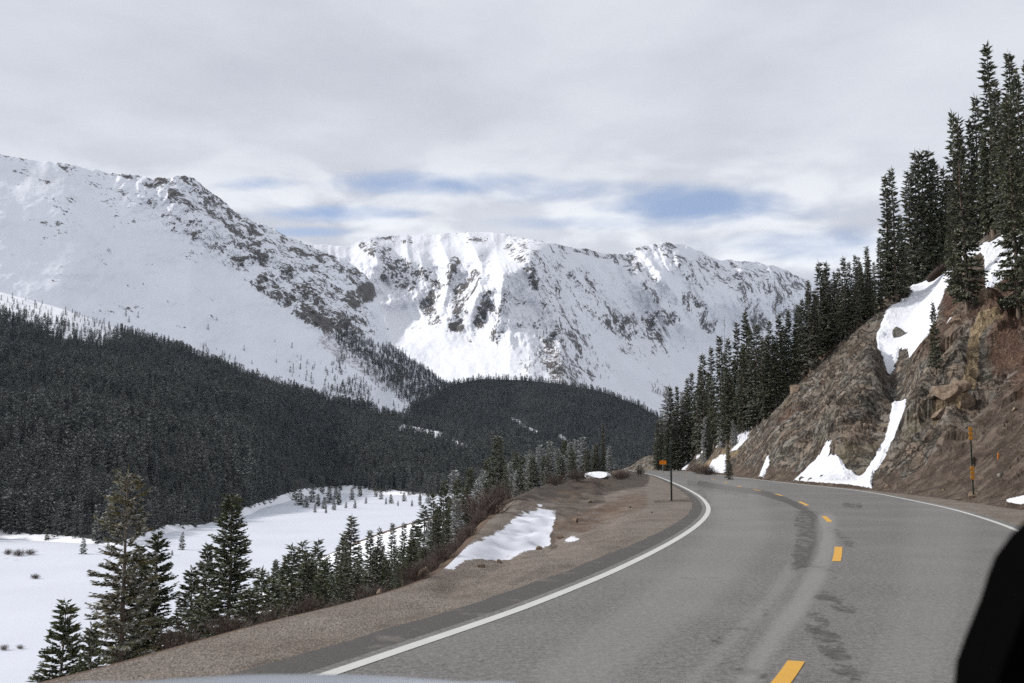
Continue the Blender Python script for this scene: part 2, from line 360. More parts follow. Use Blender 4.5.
def slope_full(X, Y):
    z = slope_base(X, Y); d = np.clip(X - fF(Y), 0, None)
    px, py = proj(X, Y, z)
    sc = Y.clip(20, 200) / 80.0
    dd, tt, _ = seg(px, py, CHUTE); ch = np.exp(-(dd / 20) ** 2) * sstep(0, 3, d) * (py > 180)
    rib = 0
    for pts, w, a in RIBS:
        r, _, s = seg(px, py, pts); rib = rib + a * np.exp(-(r / w) ** 2)
    scree = 1 - sstep(930, 985, px + (py - 440) * .9)              # right of the last rib the cut is loose soil
    m = sstep(0, 4, d) * (1 - .75 * ch)
    soft = (.35 + .65 * scree)
    u = Y * .9 + X * .35; v = X * 1.0 - Y * .15                     # strike / dip directions
    n = 2.6 * fbm(u / 16, v / 24, 3, 3) + 2.6 * (ridged(u / 6, v / 13, 5, 8, .6) - .5) + .9 * (ridged(u / 2.2 + v / 9, v / 4.5, 3, 18) - .5)
    c1, f1, ox, oy = cells(u / 2.6 + .3 * fbm(u / 3, v / 3, 2, 40), v / 3.6, 21)
    c2, f2, o2, p2 = cells(u / 1.0, v / 1.4, 33); c3, f3, o3, p3 = cells(u / .45, v / .7, 35)
    blk = 1.25 * (c1 - .5) + (ox * (c1 - .5) * 2 + oy * (_f(c1) - .5) * 1.8) * .9 * (1 - .8 * sstep(65, 100, Y)) - .75 * (c1 - .5) * sstep(60, 100, Y) + (.60 * (c2 - .5) + .7 * (o2 * (_f(c2) - .5))) * (1 - sstep(65, 105, Y)) + (.22 * (c3 - .5) + .3 * o3 * (_f(c3) - .5)) * (1 - sstep(55, 85, Y))
    top = 1 - .7 * sstep(30, 60, d)
    z2 = z + m * (rib * .9 + n * .75 * soft + blk * .95 * soft * top) - 2.0 * ch + .10 * fbm(X * 1.7, Y * 1.7, 4, 60) * sstep(0, 1, d) * (1 - ch)
    return z2, px, py, ch, scree, d
def _f(c): return (c * 7.13) % 1.0
def shelf(X, Y):
    e = X - fE(Y)                                                    # distance inside the lip
    px, py = proj(X, Y, 0 * X)
    hol, _, _ = seg(px, py, [(450, 566), (500, 545), (560, 520), (600, 512)])
    brm, _, _ = seg(px, py, [(468, 527), (500, 502), (540, 492), (590, 486)])
    z = -.22 * np.exp(-(hol / 20) ** 2) + .34 * np.exp(-(brm / 10) ** 2)
    rough = np.exp(-(hol / 36) ** 2) + np.exp(-(brm / 25) ** 2)
    z = z + rough.clip(0, 1.2) * .16 * fbm(X * 1.1, Y * .8, 5, 71) + .022 * fbm(X * 2.5, Y * 2.5, 4, 5) * sstep(0, .8, fL(Y) - .9 - X)
    z = z + .10 * fbm(X * .35, Y * .25, 3, 15) * sstep(0, 3, fL(Y) - .9 - X)
    z = np.where(X > fL(Y) - 1.0, 0, z)
    z = z + np.where(X > fR(Y) + .3, .03 * fbm(X * 3, Y * 3, 4, 9), 0)
    return z - .03 + fall(Y), px, py
def bank(X, Y):
    e = fE(Y) - X
    s = np.interp(Y, [-60, 8, 15, 22, 50, 72, 95, 150, 400], [.50, .55, .80, 1.3, 1.2, .8, .55, .5, .6])
    ep = np.clip(e, 0, None); dr = s * np.minimum(ep, 3.5) + .60 * np.clip(ep - 3.5, 0, None)
    z = -.03 - dr * sstep(-.3, 1.0, e) + .9 * fbm(X / 7, Y / 7, 4, 2) * sstep(1, 7, e) + .12 * fbm(X * .9, Y * .9, 4, 12) * sstep(0, 1.5, e)
    return np.maximum(z, -60) + fall(Y)
def H(X, Y):
    X = np.atleast_1d(np.asarray(X, float)); Y = np.atleast_1d(np.asarray(Y, float))
    z = np.where(X > fF(Y), slope_full(X, Y)[0] + fall(Y) - .03, np.where(X < fE(Y), bank(X, Y), shelf(X, Y)[0]))
    return np.maximum(z, valley_z(X, Y))

# ------------------------------------------------------------------ far layers: relief surfaces given by sight lines and real distances
class Layer:
    def __init__(s, xs, rows, relief=None):
        s.xs = np.array(xs, float); s.ry = np.array([r[0] for r in rows], float); s.rd = np.array([r[1] for r in rows], float); s.relief = relief
        s.n = len(rows)
    def cols(s, x):
        ys = np.stack([np.interp(x, s.xs, s.ry[k]) for k in range(s.n)], 0); ds = np.stack([np.interp(x, s.xs, s.rd[k]) for k in range(s.n)], 0)
        return ys, ds
    def build(s, name, matl, nx, nt, back, attrs=None, jag=None, x0=None, x1=None):
        x = np.linspace(x0 or s.xs[0], x1 or s.xs[-1], nx); ys, ds = s.cols(x)
        if jag is not None: 
            j = jag(x); w = np.linspace(0, 1, s.n) ** 30; ys = ys + w[:, None] * j[None, :]
        t = np.linspace(0, s.n - 1, nt); k = np.clip(t.astype(int), 0, s.n - 2); f = (t - k)[:, None]
        def cat(A):                                                # Catmull-Rom along a column
            a0 = A[np.clip(k - 1, 0, s.n - 1)]; a1 = A[k]; a2 = A[k + 1]; a3 = A[np.clip(k + 2, 0, s.n - 1)]
            lin = a1 + (a2 - a1) * f
            cr = .5 * ((2 * a1) + (-a0 + a2) * f + (2 * a0 - 5 * a1 + 4 * a2 - a3) * f ** 2 + (-a0 + 3 * a1 - 3 * a2 + a3) * f ** 3)
            return .5 * lin + .5 * cr
        PY = cat(ys); D = cat(ds); PX = np.repeat(x[None, :], nt, 0)
        if s.relief is not None: D = D + s.relief(PX, PY, t[:, None] / (s.n - 1))
        X, Y, Z = at(PX, PY, D)
        s.PX, s.PY, s.X, s.Y, s.Z = PX, PY, X, Y, Z
        A = {k2: f2(PX, PY, t[:, None] / (s.n - 1)) for k2, f2 in (attrs or {}).items()}
        rows = []
        for q, (dy, dz) in enumerate(back):                          # the far side falls away
            rows.append((X[-1] * (1 + dy / D[-1]), Y[-1] + dy, Z[-1] - dz))
        Xa = np.concatenate([X] + [r[0][None] for r in rows]); Ya = np.concatenate([Y] + [r[1][None] for r in rows]); Za = np.concatenate([Z] + [r[2][None] for r in rows])
        A = {k2: np.concatenate([v * np.ones_like(PX)] + [(v * np.ones_like(PX))[-1:]] * len(rows)) for k2, v in A.items()}
        return structure(link(name, grid_mesh(name, Xa, Ya, Za, True, A), matl))
    def sample(s, px, py):                                           # grid point nearest to a sight line
        i = np.searchsorted(s.PX[0], px).clip(0, s.PX.shape[1] - 1); col = s.PY[:, i]
        k = np.abs(col - py).argmin(0); return s.X[k, i], s.Y[k, i], s.Z[k, i]

def ridge_relief(strokes, nz):
    def fn(PX, PY, t):
        d = 0
        for pts, amp, wl, wr in strokes:
            r, u, sd = seg(PX, PY, pts)
            w = np.where(sd > 0, wr, wl)
            d = d - amp * np.exp(-(r / w) ** (1.05 if amp > 500 else 1.3)) * (.35 + .65 * sstep(0, .25, u)) * (1 if amp > 500 or amp < 0 else 1 - sstep(.62, 1, u)) 
        return d + nz(PX, PY, t)
    return fn
def mass(px, py, blobs):                                              # densities painted by area: (polyline, radius, density)
    v = 0 * px
    for pts, r, a in blobs:
        d, _, _ = seg(px, py, pts if len(pts) > 1 else pts * 2); v = np.maximum(v, a * (1 - sstep(r * .55, r * 1.5, d)))
    return v

# valley floor
VY = lambda X, Y: -40 + 1.2 * fbm(X / 90, Y / 90, 3, 4) + .25 * fbm(X / 14, Y / 14, 3, 9)
def valley_z(X, Y): return VY(X, Y) + .035 * np.clip(-X * .25 + (Y - 420) * .0, 0, None) * 0
rr = np.concatenate([np.linspace(-60, 60, 7), 60 + (np.linspace(0, 1, 170) ** 1.5) * 1500])
ct = np.linspace(-1, 1, 240)
Xg = ct[None, :] * (120 + np.maximum(rr, 0)[:, None] * .9) - 60; Yg = rr[:, None] + 0 * Xg
Zg = valley_z(Xg, Yg)
pxg, pyg = proj(Xg, Yg, Zg)
vr = np.clip(mass(pxg, pyg, [([(0, 556), (40, 556)], 5, .33), ([(0, 652), (30, 650)], 3, .36), ([(32, 577), (40, 577)], 2.5, .4), ([(150, 540), (225, 520)], 7, .22), ([(290, 525), (330, 530)], 5, .2), ([(250, 505), (300, 500)], 5, .22), ([(380, 520), (420, 515)], 4, .25)]), 0, 1)
o = structure(link('valley_floor', grid_mesh('valley_floor', Xg, Yg, Zg, True, {'rock': vr * .8 - .4, 'veg': vr * 1.1}), M_VAL))

# forested hills
xs1 = [-700, -300, -120, 0, 60, 120, 190, 250, 330, 430, 520, 600, 660, 720, 800]
def zc(y, Y): return y
EB = [640, 570, 548, 536, 539, 545, 527, 512, 492, 495, 494, 490, 487, 485, 485]
E1 = [41.45 * F / (y - YH) for y in EB]
E0 = [d * .97 for d in E1]; EY = [YH + 54 * F / d for d in E0]
hill1 = Layer(xs1, [
    (EY, E0), (EB, E1),
    ([500, 470, 460, 455, 460, 468, 462, 458, 452, 464, 474, 480, 484, 484, 484], [420, 560, 700, 740, 730, 720, 850, 1010, 1500, 1380, 1400, 1500, 1600, 1700, 1700]),
    ([330, 350, 370, 375, 385, 395, 402, 410, 423, 440, 456, 470, 480, 482, 482], [900, 1000, 1060, 1100, 1120, 1150, 1220, 1350, 1750, 1620, 1600, 1650, 1720, 1800, 1800]),
    ([200, 240, 268, 292, 308, 330, 352, 376, 402, 426, 446, 464, 478, 481, 481], [1500, 1550, 1600, 1620, 1620, 1620, 1680, 1750, 1950, 1850, 1800, 1800, 1850, 1900, 1900]),
], lambda x, y, t: 45 * fbm(x / 60, y / 45, 4, 31) * sstep(.2, .5, t))
edge = lambda x: np.interp(x, [-700, -300, -120, 0, 30, 60, 120, 170, 205, 240, 300, 350, 430, 520, 600, 800], [640, 570, 548, 533, 537, 538, 545, 527, 528, 512, 492, 488, 497, 494, 490, 485])
def hill1_snow(x, y, t):
    up = 1 - sstep(-8, 26, y - np.interp(x, [-700, 0, 100, 160], [200, 312, 335, 300]) + 6 * fbm(x / 20, y / 12, 3, 5))
    return np.maximum(np.maximum(up, sstep(-5, -1, y - edge(x))), mass(x, y, [([(402, 428), (440, 436)], 4, .9), ([(448, 440), (470, 450)], 3, .8)]))
hill1.build('forest_hill', M_FLOOR, 420, 160, [(150, 30), (500, 300)], {'snow': hill1_snow})
xs2 = [330, 400, 430, 452, 480, 520, 560, 600, 640, 668, 700, 760, 860]
hill2 = Layer(xs2, [
    ([500] * 13, [1900] * 13),
    ([470, 470, 470, 470, 470, 470, 470, 470, 472, 476, 478, 480, 480], [2000] * 13),
    ([445, 440, 432, 428, 430, 432, 434, 438, 446, 452, 460, 470, 475], [2150] * 13),
    ([420, 411, 398, 385, 379, 380, 384, 391, 406, 423, 440, 462, 472], [2500] * 13),
], lambda x, y, t: 70 * fbm(x / 50, y / 40, 4, 37) * sstep(.3, .6, t))
hill2.build('far_forest_hill', M_FLOOR, 260, 110, [(200, 50), (600, 350)], {'snow': lambda x, y, t: mass(x, y, [([(520, 424), (536, 432)], 2, .7), ([(512, 418), (520, 422)], 2, .6), ([(560, 436), (566, 440)], 2, .7)])})

# left massif
xsm = [-500, -200, 0, 60, 110, 150, 190, 215, 240, 270, 300, 335, 358, 374, 380, 392, 440, 520]
top = [190, 165, 155, 163, 172, 178, 176, 196, 214, 228, 243, 256, 268, 286, 308, 345, 380, 404]
dT = [1500, 2000, 2420, 2560, 2680, 2770, 2860, 2910, 2960, 3010, 3050, 3080, 3080, 3060, 3000, 2950, 2800, 2650]
bot = [420, 400, 380, 380, 390, 400, 410, 420, 425, 428, 430, 432, 434, 436, 437, 438, 440, 440]
dB = [1100, 1350, 1560, 1650, 1740, 1800, 1870, 1910, 1960, 2010, 2060, 2110, 2140, 2150, 2160, 2180, 2250, 2350]
def mrow(f, g): return ([b + (a - b) * f for a, b in zip(top, bot)], [b + (a - b) * g for a, b in zip(dT, dB)])
massif = Layer(xsm, [mrow(0, 0), mrow(.3, .30), mrow(.6, .58), mrow(.85, .82), mrow(1, 1)], ridge_relief([
    ([(190, 176), (232, 232), (285, 290), (345, 334), (440, 380)], 90, 60, 34),
    ([(240, 216), (285, 262), (335, 312), (350, 334)], 60, 14, 18), ([(110, 172), (150, 205), (200, 250)], 60, 40, 40),
    ([(150, 180), (195, 215), (250, 262)], 45, 16, 14), ([(60, 165), (70, 230), (90, 300)], 50, 50, 40)],
    lambda x, y, t: (26 * fbm(x / 40, y / 30, 5, 51) + mass(x, y, [([(150, 182), (240, 235), (345, 310)], 34, 1.0)]) * (60 * (ridged((x + y * .9) / 26, (y - x * .75) / 46, 5, 55) - .5) + 18 * fbm(x / 5, y / 5, 4, 58))) * sstep(0, .2, t)))
ROCK_M = [([(150, 181), (190, 182)], 8, .66), ([(180, 186), (215, 208), (245, 235)], 15, .62), ([(155, 205), (190, 236)], 11, .5), ([(190, 215), (235, 255), (262, 275)], 14, .50),
          ([(240, 232), (300, 275), (350, 318)], 22, .60), ([(265, 285), (315, 318), (345, 330)], 9, .80), ([(255, 232), (330, 262), (365, 290)], 14, .58), ([(352, 300), (368, 292)], 11, .95), ([(335, 320), (347, 330)], 10, .95),
          ([(120, 172), (150, 178)], 5, .60), ([(0, 160), (20, 163), (20, 180)], 10, .40), ([(20, 170), (60, 205), (45, 235)], 13, .32), ([(60, 165), (110, 172)], 5, .46), ([(100, 175), (125, 215)], 14, .33), ([(150, 205), (175, 240)], 14, .3),
          ([(195, 255), (215, 258), (235, 265)], 9, .36), ([(100, 265), (112, 250)], 6, .3), ([(125, 285), (155, 288)], 4, .34), ([(360, 345), (400, 372)], 8, .45), ([(165, 353), (178, 358)], 6, .36), ([(220, 360), (238, 368)], 5, .4), ([(100, 310), (125, 308)], 6, .27)]
massif.build('snowy_massif', M_MASSIF, 760, 300, [(30, 25), (200, 250), (600, 800)], {'rock': lambda x, y, t: mass(x, y, ROCK_M) * .98 - .10,
    'veg': lambda x, y, t: mass(x, y, [([(330, 340), (380, 372), (440, 400)], 14, .5), ([(200, 385), (330, 400)], 9, .33), ([(0, 170), (90, 200)], 30, .26), ([(95, 310), (130, 305)], 8, .3), ([(150, 330), (240, 385)], 18, .22)])},
    jag=lambda x: 5 * (ridged(x / 9, 0 * x + 3, 4, 77) - .55) * (-1) * sstep(90, 150, x) + 1.6 * fbm(x / 6, 0 * x, 3, 7))

# central and right peaks
xsc = [230, 300, 345, 370, 400, 440, 480, 510, 530, 570, 610, 620, 645, 668, 690, 720, 740, 765, 785, 802, 830, 900, 1000]
topc = [238, 242, 247, 238, 235.5, 234, 232, 234, 239, 246, 254, 254, 246, 242, 247, 260, 261, 264, 270, 279, 288, 300, 320]
dTc = [4300, 4300, 4300, 4350, 4400, 4430, 4450, 4480, 4550, 4850, 5150, 5210, 5300, 5360, 5480, 5620, 5700, 5850, 5950, 6050, 6200, 6600, 7000]
botc = [450] * 23
dBc = [2700, 2700, 2700, 2700, 2700, 2700, 2700, 2720, 2760, 2950, 3150, 3200, 3330, 3450, 3560, 3700, 3800, 3900, 4000, 4100, 4200, 4500, 4800]
def crow(f, g): return ([b + (a - b) * f for a, b in zip(topc, botc)], [b + (a - b) * g for a, b in zip(dTc, dBc)])
cent = Layer(xsc, [crow(0, 0), crow(.22, .42), crow(.42, .62), crow(.75, .84), crow(1, 1)], ridge_relief([
    ([(508, 234), (532, 262), (550, 300), (560, 340), (566, 392)], 720, 85, 125),
    ([(440, 240), (452, 268), (445, 300), (432, 330)], 150, 12, 14), ([(470, 240), (482, 265), (476, 300), (466, 335)], 180, 11, 14), ([(496, 250), (503, 275), (500, 310), (492, 345)], 150, 10, 12), ([(418, 245), (424, 275), (418, 305)], 60, 9, 12),
    ([(372, 240), (378, 262), (392, 285)], 120, 16, 14), ([(405, 240), (410, 262), (412, 285)], 50, 8, 9),
    ([(400, 300), (405, 340)], -90, 45, 45),
    ([(612, 254), (650, 290), (685, 325), (700, 345)], 230, 20, 30), ([(663, 243), (690, 272), (716, 305), (728, 330)], 330, 20, 34), ([(640, 248), (668, 285), (690, 312)], 150, 10, 16),
    ([(742, 262), (744, 290), (752, 325)], 280, 15, 24), ([(768, 265), (774, 290), (785, 315)], 170, 10, 18), ([(570, 247), (600, 285), (640, 330)], 180, 22, 34), ([(802, 280), (798, 330)], 200, 12, 30)],
    lambda x, y, t: (34 * fbm(x / 34, y / 30, 5, 61) + 85 * (ridged((x * .9 - (y - 240) * .55) / 24, (y + x * .3) / 70, 5, 65) - .5) * np.maximum(sstep(248, 275, y), sstep(535, 600, x)) * mass(x, y, [([(420, 262), (520, 275), (600, 290), (700, 290), (800, 300)], 50, 1.0)]) + (26 * fbm(x / 7, y / 8, 4, 68) + 40 * (ridged((x * .9 - (y - 240) * .4) / 9, (y + x * .3) / 30, 4, 69) - .5)) * mass(x, y, [([(380, 262), (520, 300)], 45, 1.0), ([(560, 290), (800, 300)], 60, 1.0)]) * np.maximum(sstep(250, 278, y), sstep(540, 600, x))) * sstep(0, .3, t)))
ROCK_C = [([(368, 245), (395, 262), (395, 285)], 9, .55), ([(385, 275), (410, 285)], 7, .66), ([(400, 262), (430, 280)], 8, .5), ([(372, 240), (410, 240)], 4, .5), ([(425, 305), (435, 322)], 7, .66), ([(440, 285), (432, 300)], 7, .6),
          ([(462, 285), (460, 310), (456, 325)], 8, .78), ([(486, 295), (480, 322)], 6, .78), ([(475, 275), (470, 290)], 6, .66), ([(500, 325), (497, 338)], 6, .66), ([(490, 308), (520, 300)], 7, .45), ([(510, 290), (500, 310)], 8, .42), ([(455, 262), (447, 280)], 6, .5), ([(470, 240), (520, 243)], 4, .36),
          ([(512, 240), (540, 275)], 10, .45), ([(535, 265), (560, 320), (585, 370)], 15, .48), ([(548, 330), (565, 385)], 15, .52), ([(560, 260), (600, 300)], 13, .38), ([(590, 300), (625, 330), (660, 330)], 13, .50), ([(612, 320), (668, 318)], 10, .58), ([(625, 345), (660, 350)], 9, .38), ([(520, 238), (610, 256)], 4, .5),
          ([(620, 256), (645, 275), (665, 300)], 9, .50), ([(640, 248), (680, 246)], 5, .52), ([(668, 250), (700, 285)], 10, .48), ([(690, 300), (712, 325)], 9, .58), ([(705, 262), (735, 280)], 9, .46), ([(735, 265), (800, 283)], 9, .50), ([(745, 290), (755, 325)], 12, .58), ([(770, 285), (790, 315)], 13, .56), ([(560, 350), (600, 365)], 9, .36)]
cent.build('snowy_peaks', M_CENT, 900, 300, [(40, 30), (300, 300), (900, 900)], {'rock': lambda x, y, t: mass(x, y, ROCK_C) * .98 - .06,
    'veg': lambda x, y, t: mass(x, y, [([(550, 355), (572, 392)], 15, .5), ([(650, 385), (690, 408)], 6, .3), ([(470, 360), (520, 380)], 9, .16)])},
    jag=lambda x: 2.0 * fbm(x / 9, 0 * x, 5, 17))

# ------------------------------------------------------------------ near ground
rows = [-40.0]
while rows[-1] < 330: rows.append(rows[-1] + max(.16, .0068 * abs(rows[-1])))
rows = np.array(rows)
def strip(name, lat, fn, matl):
    Yg = rows[:, None] + 0 * lat(rows[:, None]); Xg = lat(rows[:, None])
    Z, A = fn(Xg, Yg); return structure(link(name, grid_mesh(name, Xg, Yg, Z, True, A), matl))
gl = (np.linspace(0, 1, 110) ** 1.8 * 170)[::-1][None, :]
def bank_fn(X, Y):
    px, py = proj(X, Y, 0 * X)
    e = fE(Y) - X
    sn = .15 + .85 * sstep(np.interp(Y, [0, 30, 50], [4, 3, .8]), np.interp(Y, [0, 30, 50], [14, 9, 3.5]), e)
    return bank(X, Y) + 0 * X, {'snow': sn}
Zb0 = None
strip('embankment', lambda y: fE(y) - gl, bank_fn, M_EMB)
SNOW_SH = [[(440, 566), (446, 556), (470, 543), (500, 528), (517, 514), (540, 507), (556, 508), (553, 520), (549, 530), (528, 540), (500, 548), (470, 556), (452, 566)], [(556, 533), (572, 530), (578, 532), (566, 535), (555, 536)]]
def shelf_fn(X, Y):
    z, px, py = shelf(X, Y)
    # the shelf meets the bank exactly on the lip
    w = 1 - sstep(0, .9, X - fE(Y)); z = z * (1 - w) + (bank(fE(Y) + 0 * X, Y)) * w
    w2 = sstep(-.9, 0, X - fF(Y)); z = z * (1 - w2) + (slope_full(fF(Y) + 0 * X, Y)[0] + fall(Y) - .03) * w2
    sn = np.maximum.reduce([poly_sd(px, py, q) for q in SNOW_SH]) / 6.0
    sn = np.maximum(sn, poly_sd(px, py, [(1005, 503), (1030, 496), (1060, 506), (1020, 507)]) / 4)
    fp = (Y > 5)
    dk = mass(px, py, [([(500, 499), (540, 492), (600, 484), (640, 478)], 10, .85), ([(545, 520), (560, 505), (600, 497)], 7, .55), ([(553, 536), (549, 520)], 5, .6)]) * fp
    dk = np.maximum(dk, .42 * np.exp(-((X - (fE(Y) + .55 * (fL(Y) - fE(Y)))) / .25) ** 2) * (Y < 20))
    dk = np.maximum(dk, mass(px, py, [([(655, 501), (690, 500)], 2.0, .55)]) * fp)
    rd = mass(px, py, [([(520, 530), (580, 515), (640, 500)], 10, .62), ([(440, 560), (470, 525), (505, 501)], 7, .9), ([(560, 500), (610, 482)], 7, .5)]) * fp
    return z, {'snow': np.clip(sn, -1, 1) - (~fp) * 2, 'dark': dk, 'red': rd}
us = np.linspace(0, 1, 170)[None, :]
strip('gravel_shoulder', lambda y: fE(y) + (fF(y) - fE(y)) * us, shelf_fn, M_GRAV)
SNOW_SL = [[(905, 256), (918, 248), (945, 240), (962, 243), (972, 236), (990, 232), (1010, 228), (1030, 205), (1030, 240), (1005, 268), (990, 292), (985, 284), (984, 262), (972, 262), (955, 262), (948, 285), (942, 300), (920, 337), (910, 343), (906, 332), (899, 331), (896, 344), (888, 357), (878, 350), (876, 338), (893, 310), (908, 294), (912, 275), (908, 268)],
           [(893, 378), (905, 376), (905, 386), (893, 415), (882, 432), (876, 445), (872, 488), (790, 486), (802, 475), (828, 460), (858, 450), (874, 430), (884, 412)],
           [(790, 485), (808, 463), (832, 452), (826, 466), (812, 478), (800, 487)],
           [(948, 342), (970, 328), (976, 329), (960, 341), (948, 347)], [(704, 476), (712, 462), (726, 457), (727, 474), (722, 479)], [(758, 478), (768, 460), (770, 466), (762, 481)],
           [(680, 470), (688, 460), (692, 461), (685, 471)], [(712, 450), (745, 430), (755, 428), (745, 445), (735, 452), (728, 458), (738, 446)], [(659, 472), (664, 467), (667, 468), (663, 474)], [(695, 462), (705, 450), (708, 452), (700, 460)],
           [(1005, 503), (1030, 497), (1060, 500), (1040, 508), (1008, 508)]]
def slope_fn(X, Y):
    z, px, py, ch, scree, d = slope_full(X, Y)
    sn = np.maximum.reduce([poly_sd(px, py, q) / (4 if i < 3 else 3) for i, q in enumerate(SNOW_SL)])
    sn = sn - 10 * ((Y < 25) | (d < .15))
    rock = np.clip(scree * sstep(0, 2.5, d), 0, 1) * .95; rock = np.maximum(rock, mass(px, py, [([(955, 400), (985, 330)], 14, .8)]))
    red = mass(px, py, [([(1000, 300), (1040, 360)], 45, .75), ([(925, 330), (960, 320)], 16, .6), ([(800, 385), (860, 320)], 14, .7), ([(900, 290), (830, 350)], 9, .6), ([(950, 300), (985, 300)], 16, .7), ([(705, 452), (740, 445)], 9, .5), ([(930, 350), (975, 330)], 22, .6), ([(780, 430), (830, 400), (870, 350)], 14, .42), ([(950, 420), (985, 395)], 16, .5)]) * (Y > 25)
    och = mass(px, py, [([(1000, 332), (978, 350), (970, 385), (955, 412)], 5, .85), ([(955, 395), (948, 405), (935, 425)], 7, .55), ([(846, 440), (838, 470)], 4, .5), ([(722, 462), (735, 455), (700, 470)], 5, .7), ([(832, 350), (815, 385)], 4, .5), ([(930, 440), (915, 480)], 4, .45)]) * (Y > 25)
    dust = mass(px, py, [([(730, 440), (800, 400)], 40, .75), ([(860, 340), (830, 440)], 30, .66), ([(930, 420), (920, 470)], 40, .62)])
    z = z + .22 * sstep(-.1, .5, sn) + .0
    return z + fall(Y) - .03, {'snow': np.clip(sn, -1, 1), 'rock': rock, 'red': red, 'ochre': och, 'dust': np.maximum(dust, .5)}
gr_ = (np.linspace(0, 1, 460) ** 1.35 * 120)[None, :]
rows_keep = rows; rows = [-40.0]
while rows[-1] < 330: rows.append(rows[-1] + (max(.16, .0034 * abs(rows[-1])) if 20 < rows[-1] < 175 else max(.3, .012 * abs(rows[-1]))))
rows = np.array(rows); rs_ = strip('rock_slope', lambda y: fF(y) + gr_, slope_fn, M_ROCK); rs_.data.polygons.foreach_set('use_smooth', [False] * len(rs_.data.polygons))

# road sheets
rr_ = [-40.0]
while rr_[-1] < 330: rr_.append(rr_[-1] + max(.2, .006 * abs(rr_[-1])))
rr_ = np.array(rr_)
vz = np.linspace(0, 1, 120)[None, :]
Xg = fL(rr_)[:, None] - .22 + (fR(rr_) - fL(rr_) + .55)[:, None] * vz; Yg = rr_[:, None] + 0 * Xg
px, py = proj(Xg, Yg, 0 * Xg); fp = Yg > 3
stn = mass(px, py, [([(700, 483.5), (726, 488), (760, 492), (786, 500), (804, 509), (814, 518)], 3.0, .8), ([(806, 520), (808, 535), (803, 556)], 13, .62), ([(814, 519), (819, 533), (814, 556), (795, 566)], 5, .75),
    ([(822, 597), (850, 609)], 9, .58), ([(815, 625), (838, 655)], 15, .60), ([(835, 660), (855, 676)], 9, .58), ([(690, 483), (745, 495)], 4, .5), ([(845, 505), (860, 506)], 3, .6), ([(832, 530), (850, 545)], 6, .46), ([(720, 640), (770, 600)], 12, .38), ([(722, 660), (760, 672)], 10, .45), ([(806, 560), (836, 575)], 5, .5), ([(700, 490), (712, 510)], 4, .45)]) * fp
lgt = mass(px, py, [([(826, 522), (826, 545), (818, 572), (800, 604), (772, 640), (745, 683)], 9, 1.0), ([(690, 683), (770, 600), (790, 570)], 6, .6), ([(940, 520), (930, 600), (900, 683)], 30, .4), ([(560, 683), (690, 590), (745, 530), (735, 500)], 25, .6)]) * fp
road = structure(link('road', grid_mesh('road', Xg, Yg, fall(Yg) + 0 * Xg, True, {'stain': stn, 'light': lgt}), M_ASPH))
Xg = (fL(rr_) - np.interp(rr_, [-40, 5, 20, 40, 70, 330], [.9, .85, .75, .55, .35, .3]) - .06 * fbm(rr_ * 1.5, rr_ * 0, 3, 8))[:, None] + np.linspace(0, 1, 5)[None, :] * ((fL(rr_) - .22) - (fL(rr_) - np.interp(rr_, [-40, 5, 20, 40, 70, 330], [.9, .85, .75, .55, .35, .3]) - .06 * fbm(rr_ * 1.5, rr_ * 0, 3, 8)))[:, None]
structure(link('paved_shoulder', grid_mesh('paved_shoulder', Xg, rr_[:, None] + 0 * Xg, fall(rr_)[:, None] - .006 + 0 * Xg, True), M_ASPH2))
def ribbon(name, f, w, matl, y0, y1, z=.005):
    ys = rr_[(rr_ > y0) & (rr_ < y1)]; ys = np.concatenate([[y0], ys, [y1]])
    x = f(ys); dx = np.gradient(x, ys); n = np.stack([1 / np.hypot(1, dx), -dx / np.hypot(1, dx)], -1)
    Xg = np.stack([x - n[:, 0] * w / 2, x + n[:, 0] * w / 2], 1); Yg = np.stack([ys - n[:, 1] * w / 2, ys + n[:, 1] * w / 2], 1)
    return structure(link(name, grid_mesh(name, Xg, Yg, fall(Yg) + z, True), matl))
ribbon('edge_line', fL, .15, M_WHITE, -39, 300)
ribbon('edge_line', lambda y: fR(y), .14, M_WHITE, -39, 300)
s0 = [float(gp(*q)[1]) for q in [(797, 683), (803.6, 661.4), (840.5, 561.5), (839.5, 547), (829, 522), (827.5, 516.3), (806.5, 505.6), (804, 501.7), (781, 495.8), (778, 494), (758, 491), (754.5, 489.5), (739, 487), (736, 486)]]
s0[0] = s0[1] - 2.4
for a, b in list(zip(s0[0::2], s0[1::2])) + [(s0[0] - 11 * k, s0[1] - 11 * k) for k in (1, 2, 3)] + [(75 + 11 * k, 77.7 + 11 * k) for k in range(10)]:
    ribbon('centre_line_dash', fC, .145, M_YEL, a, b)

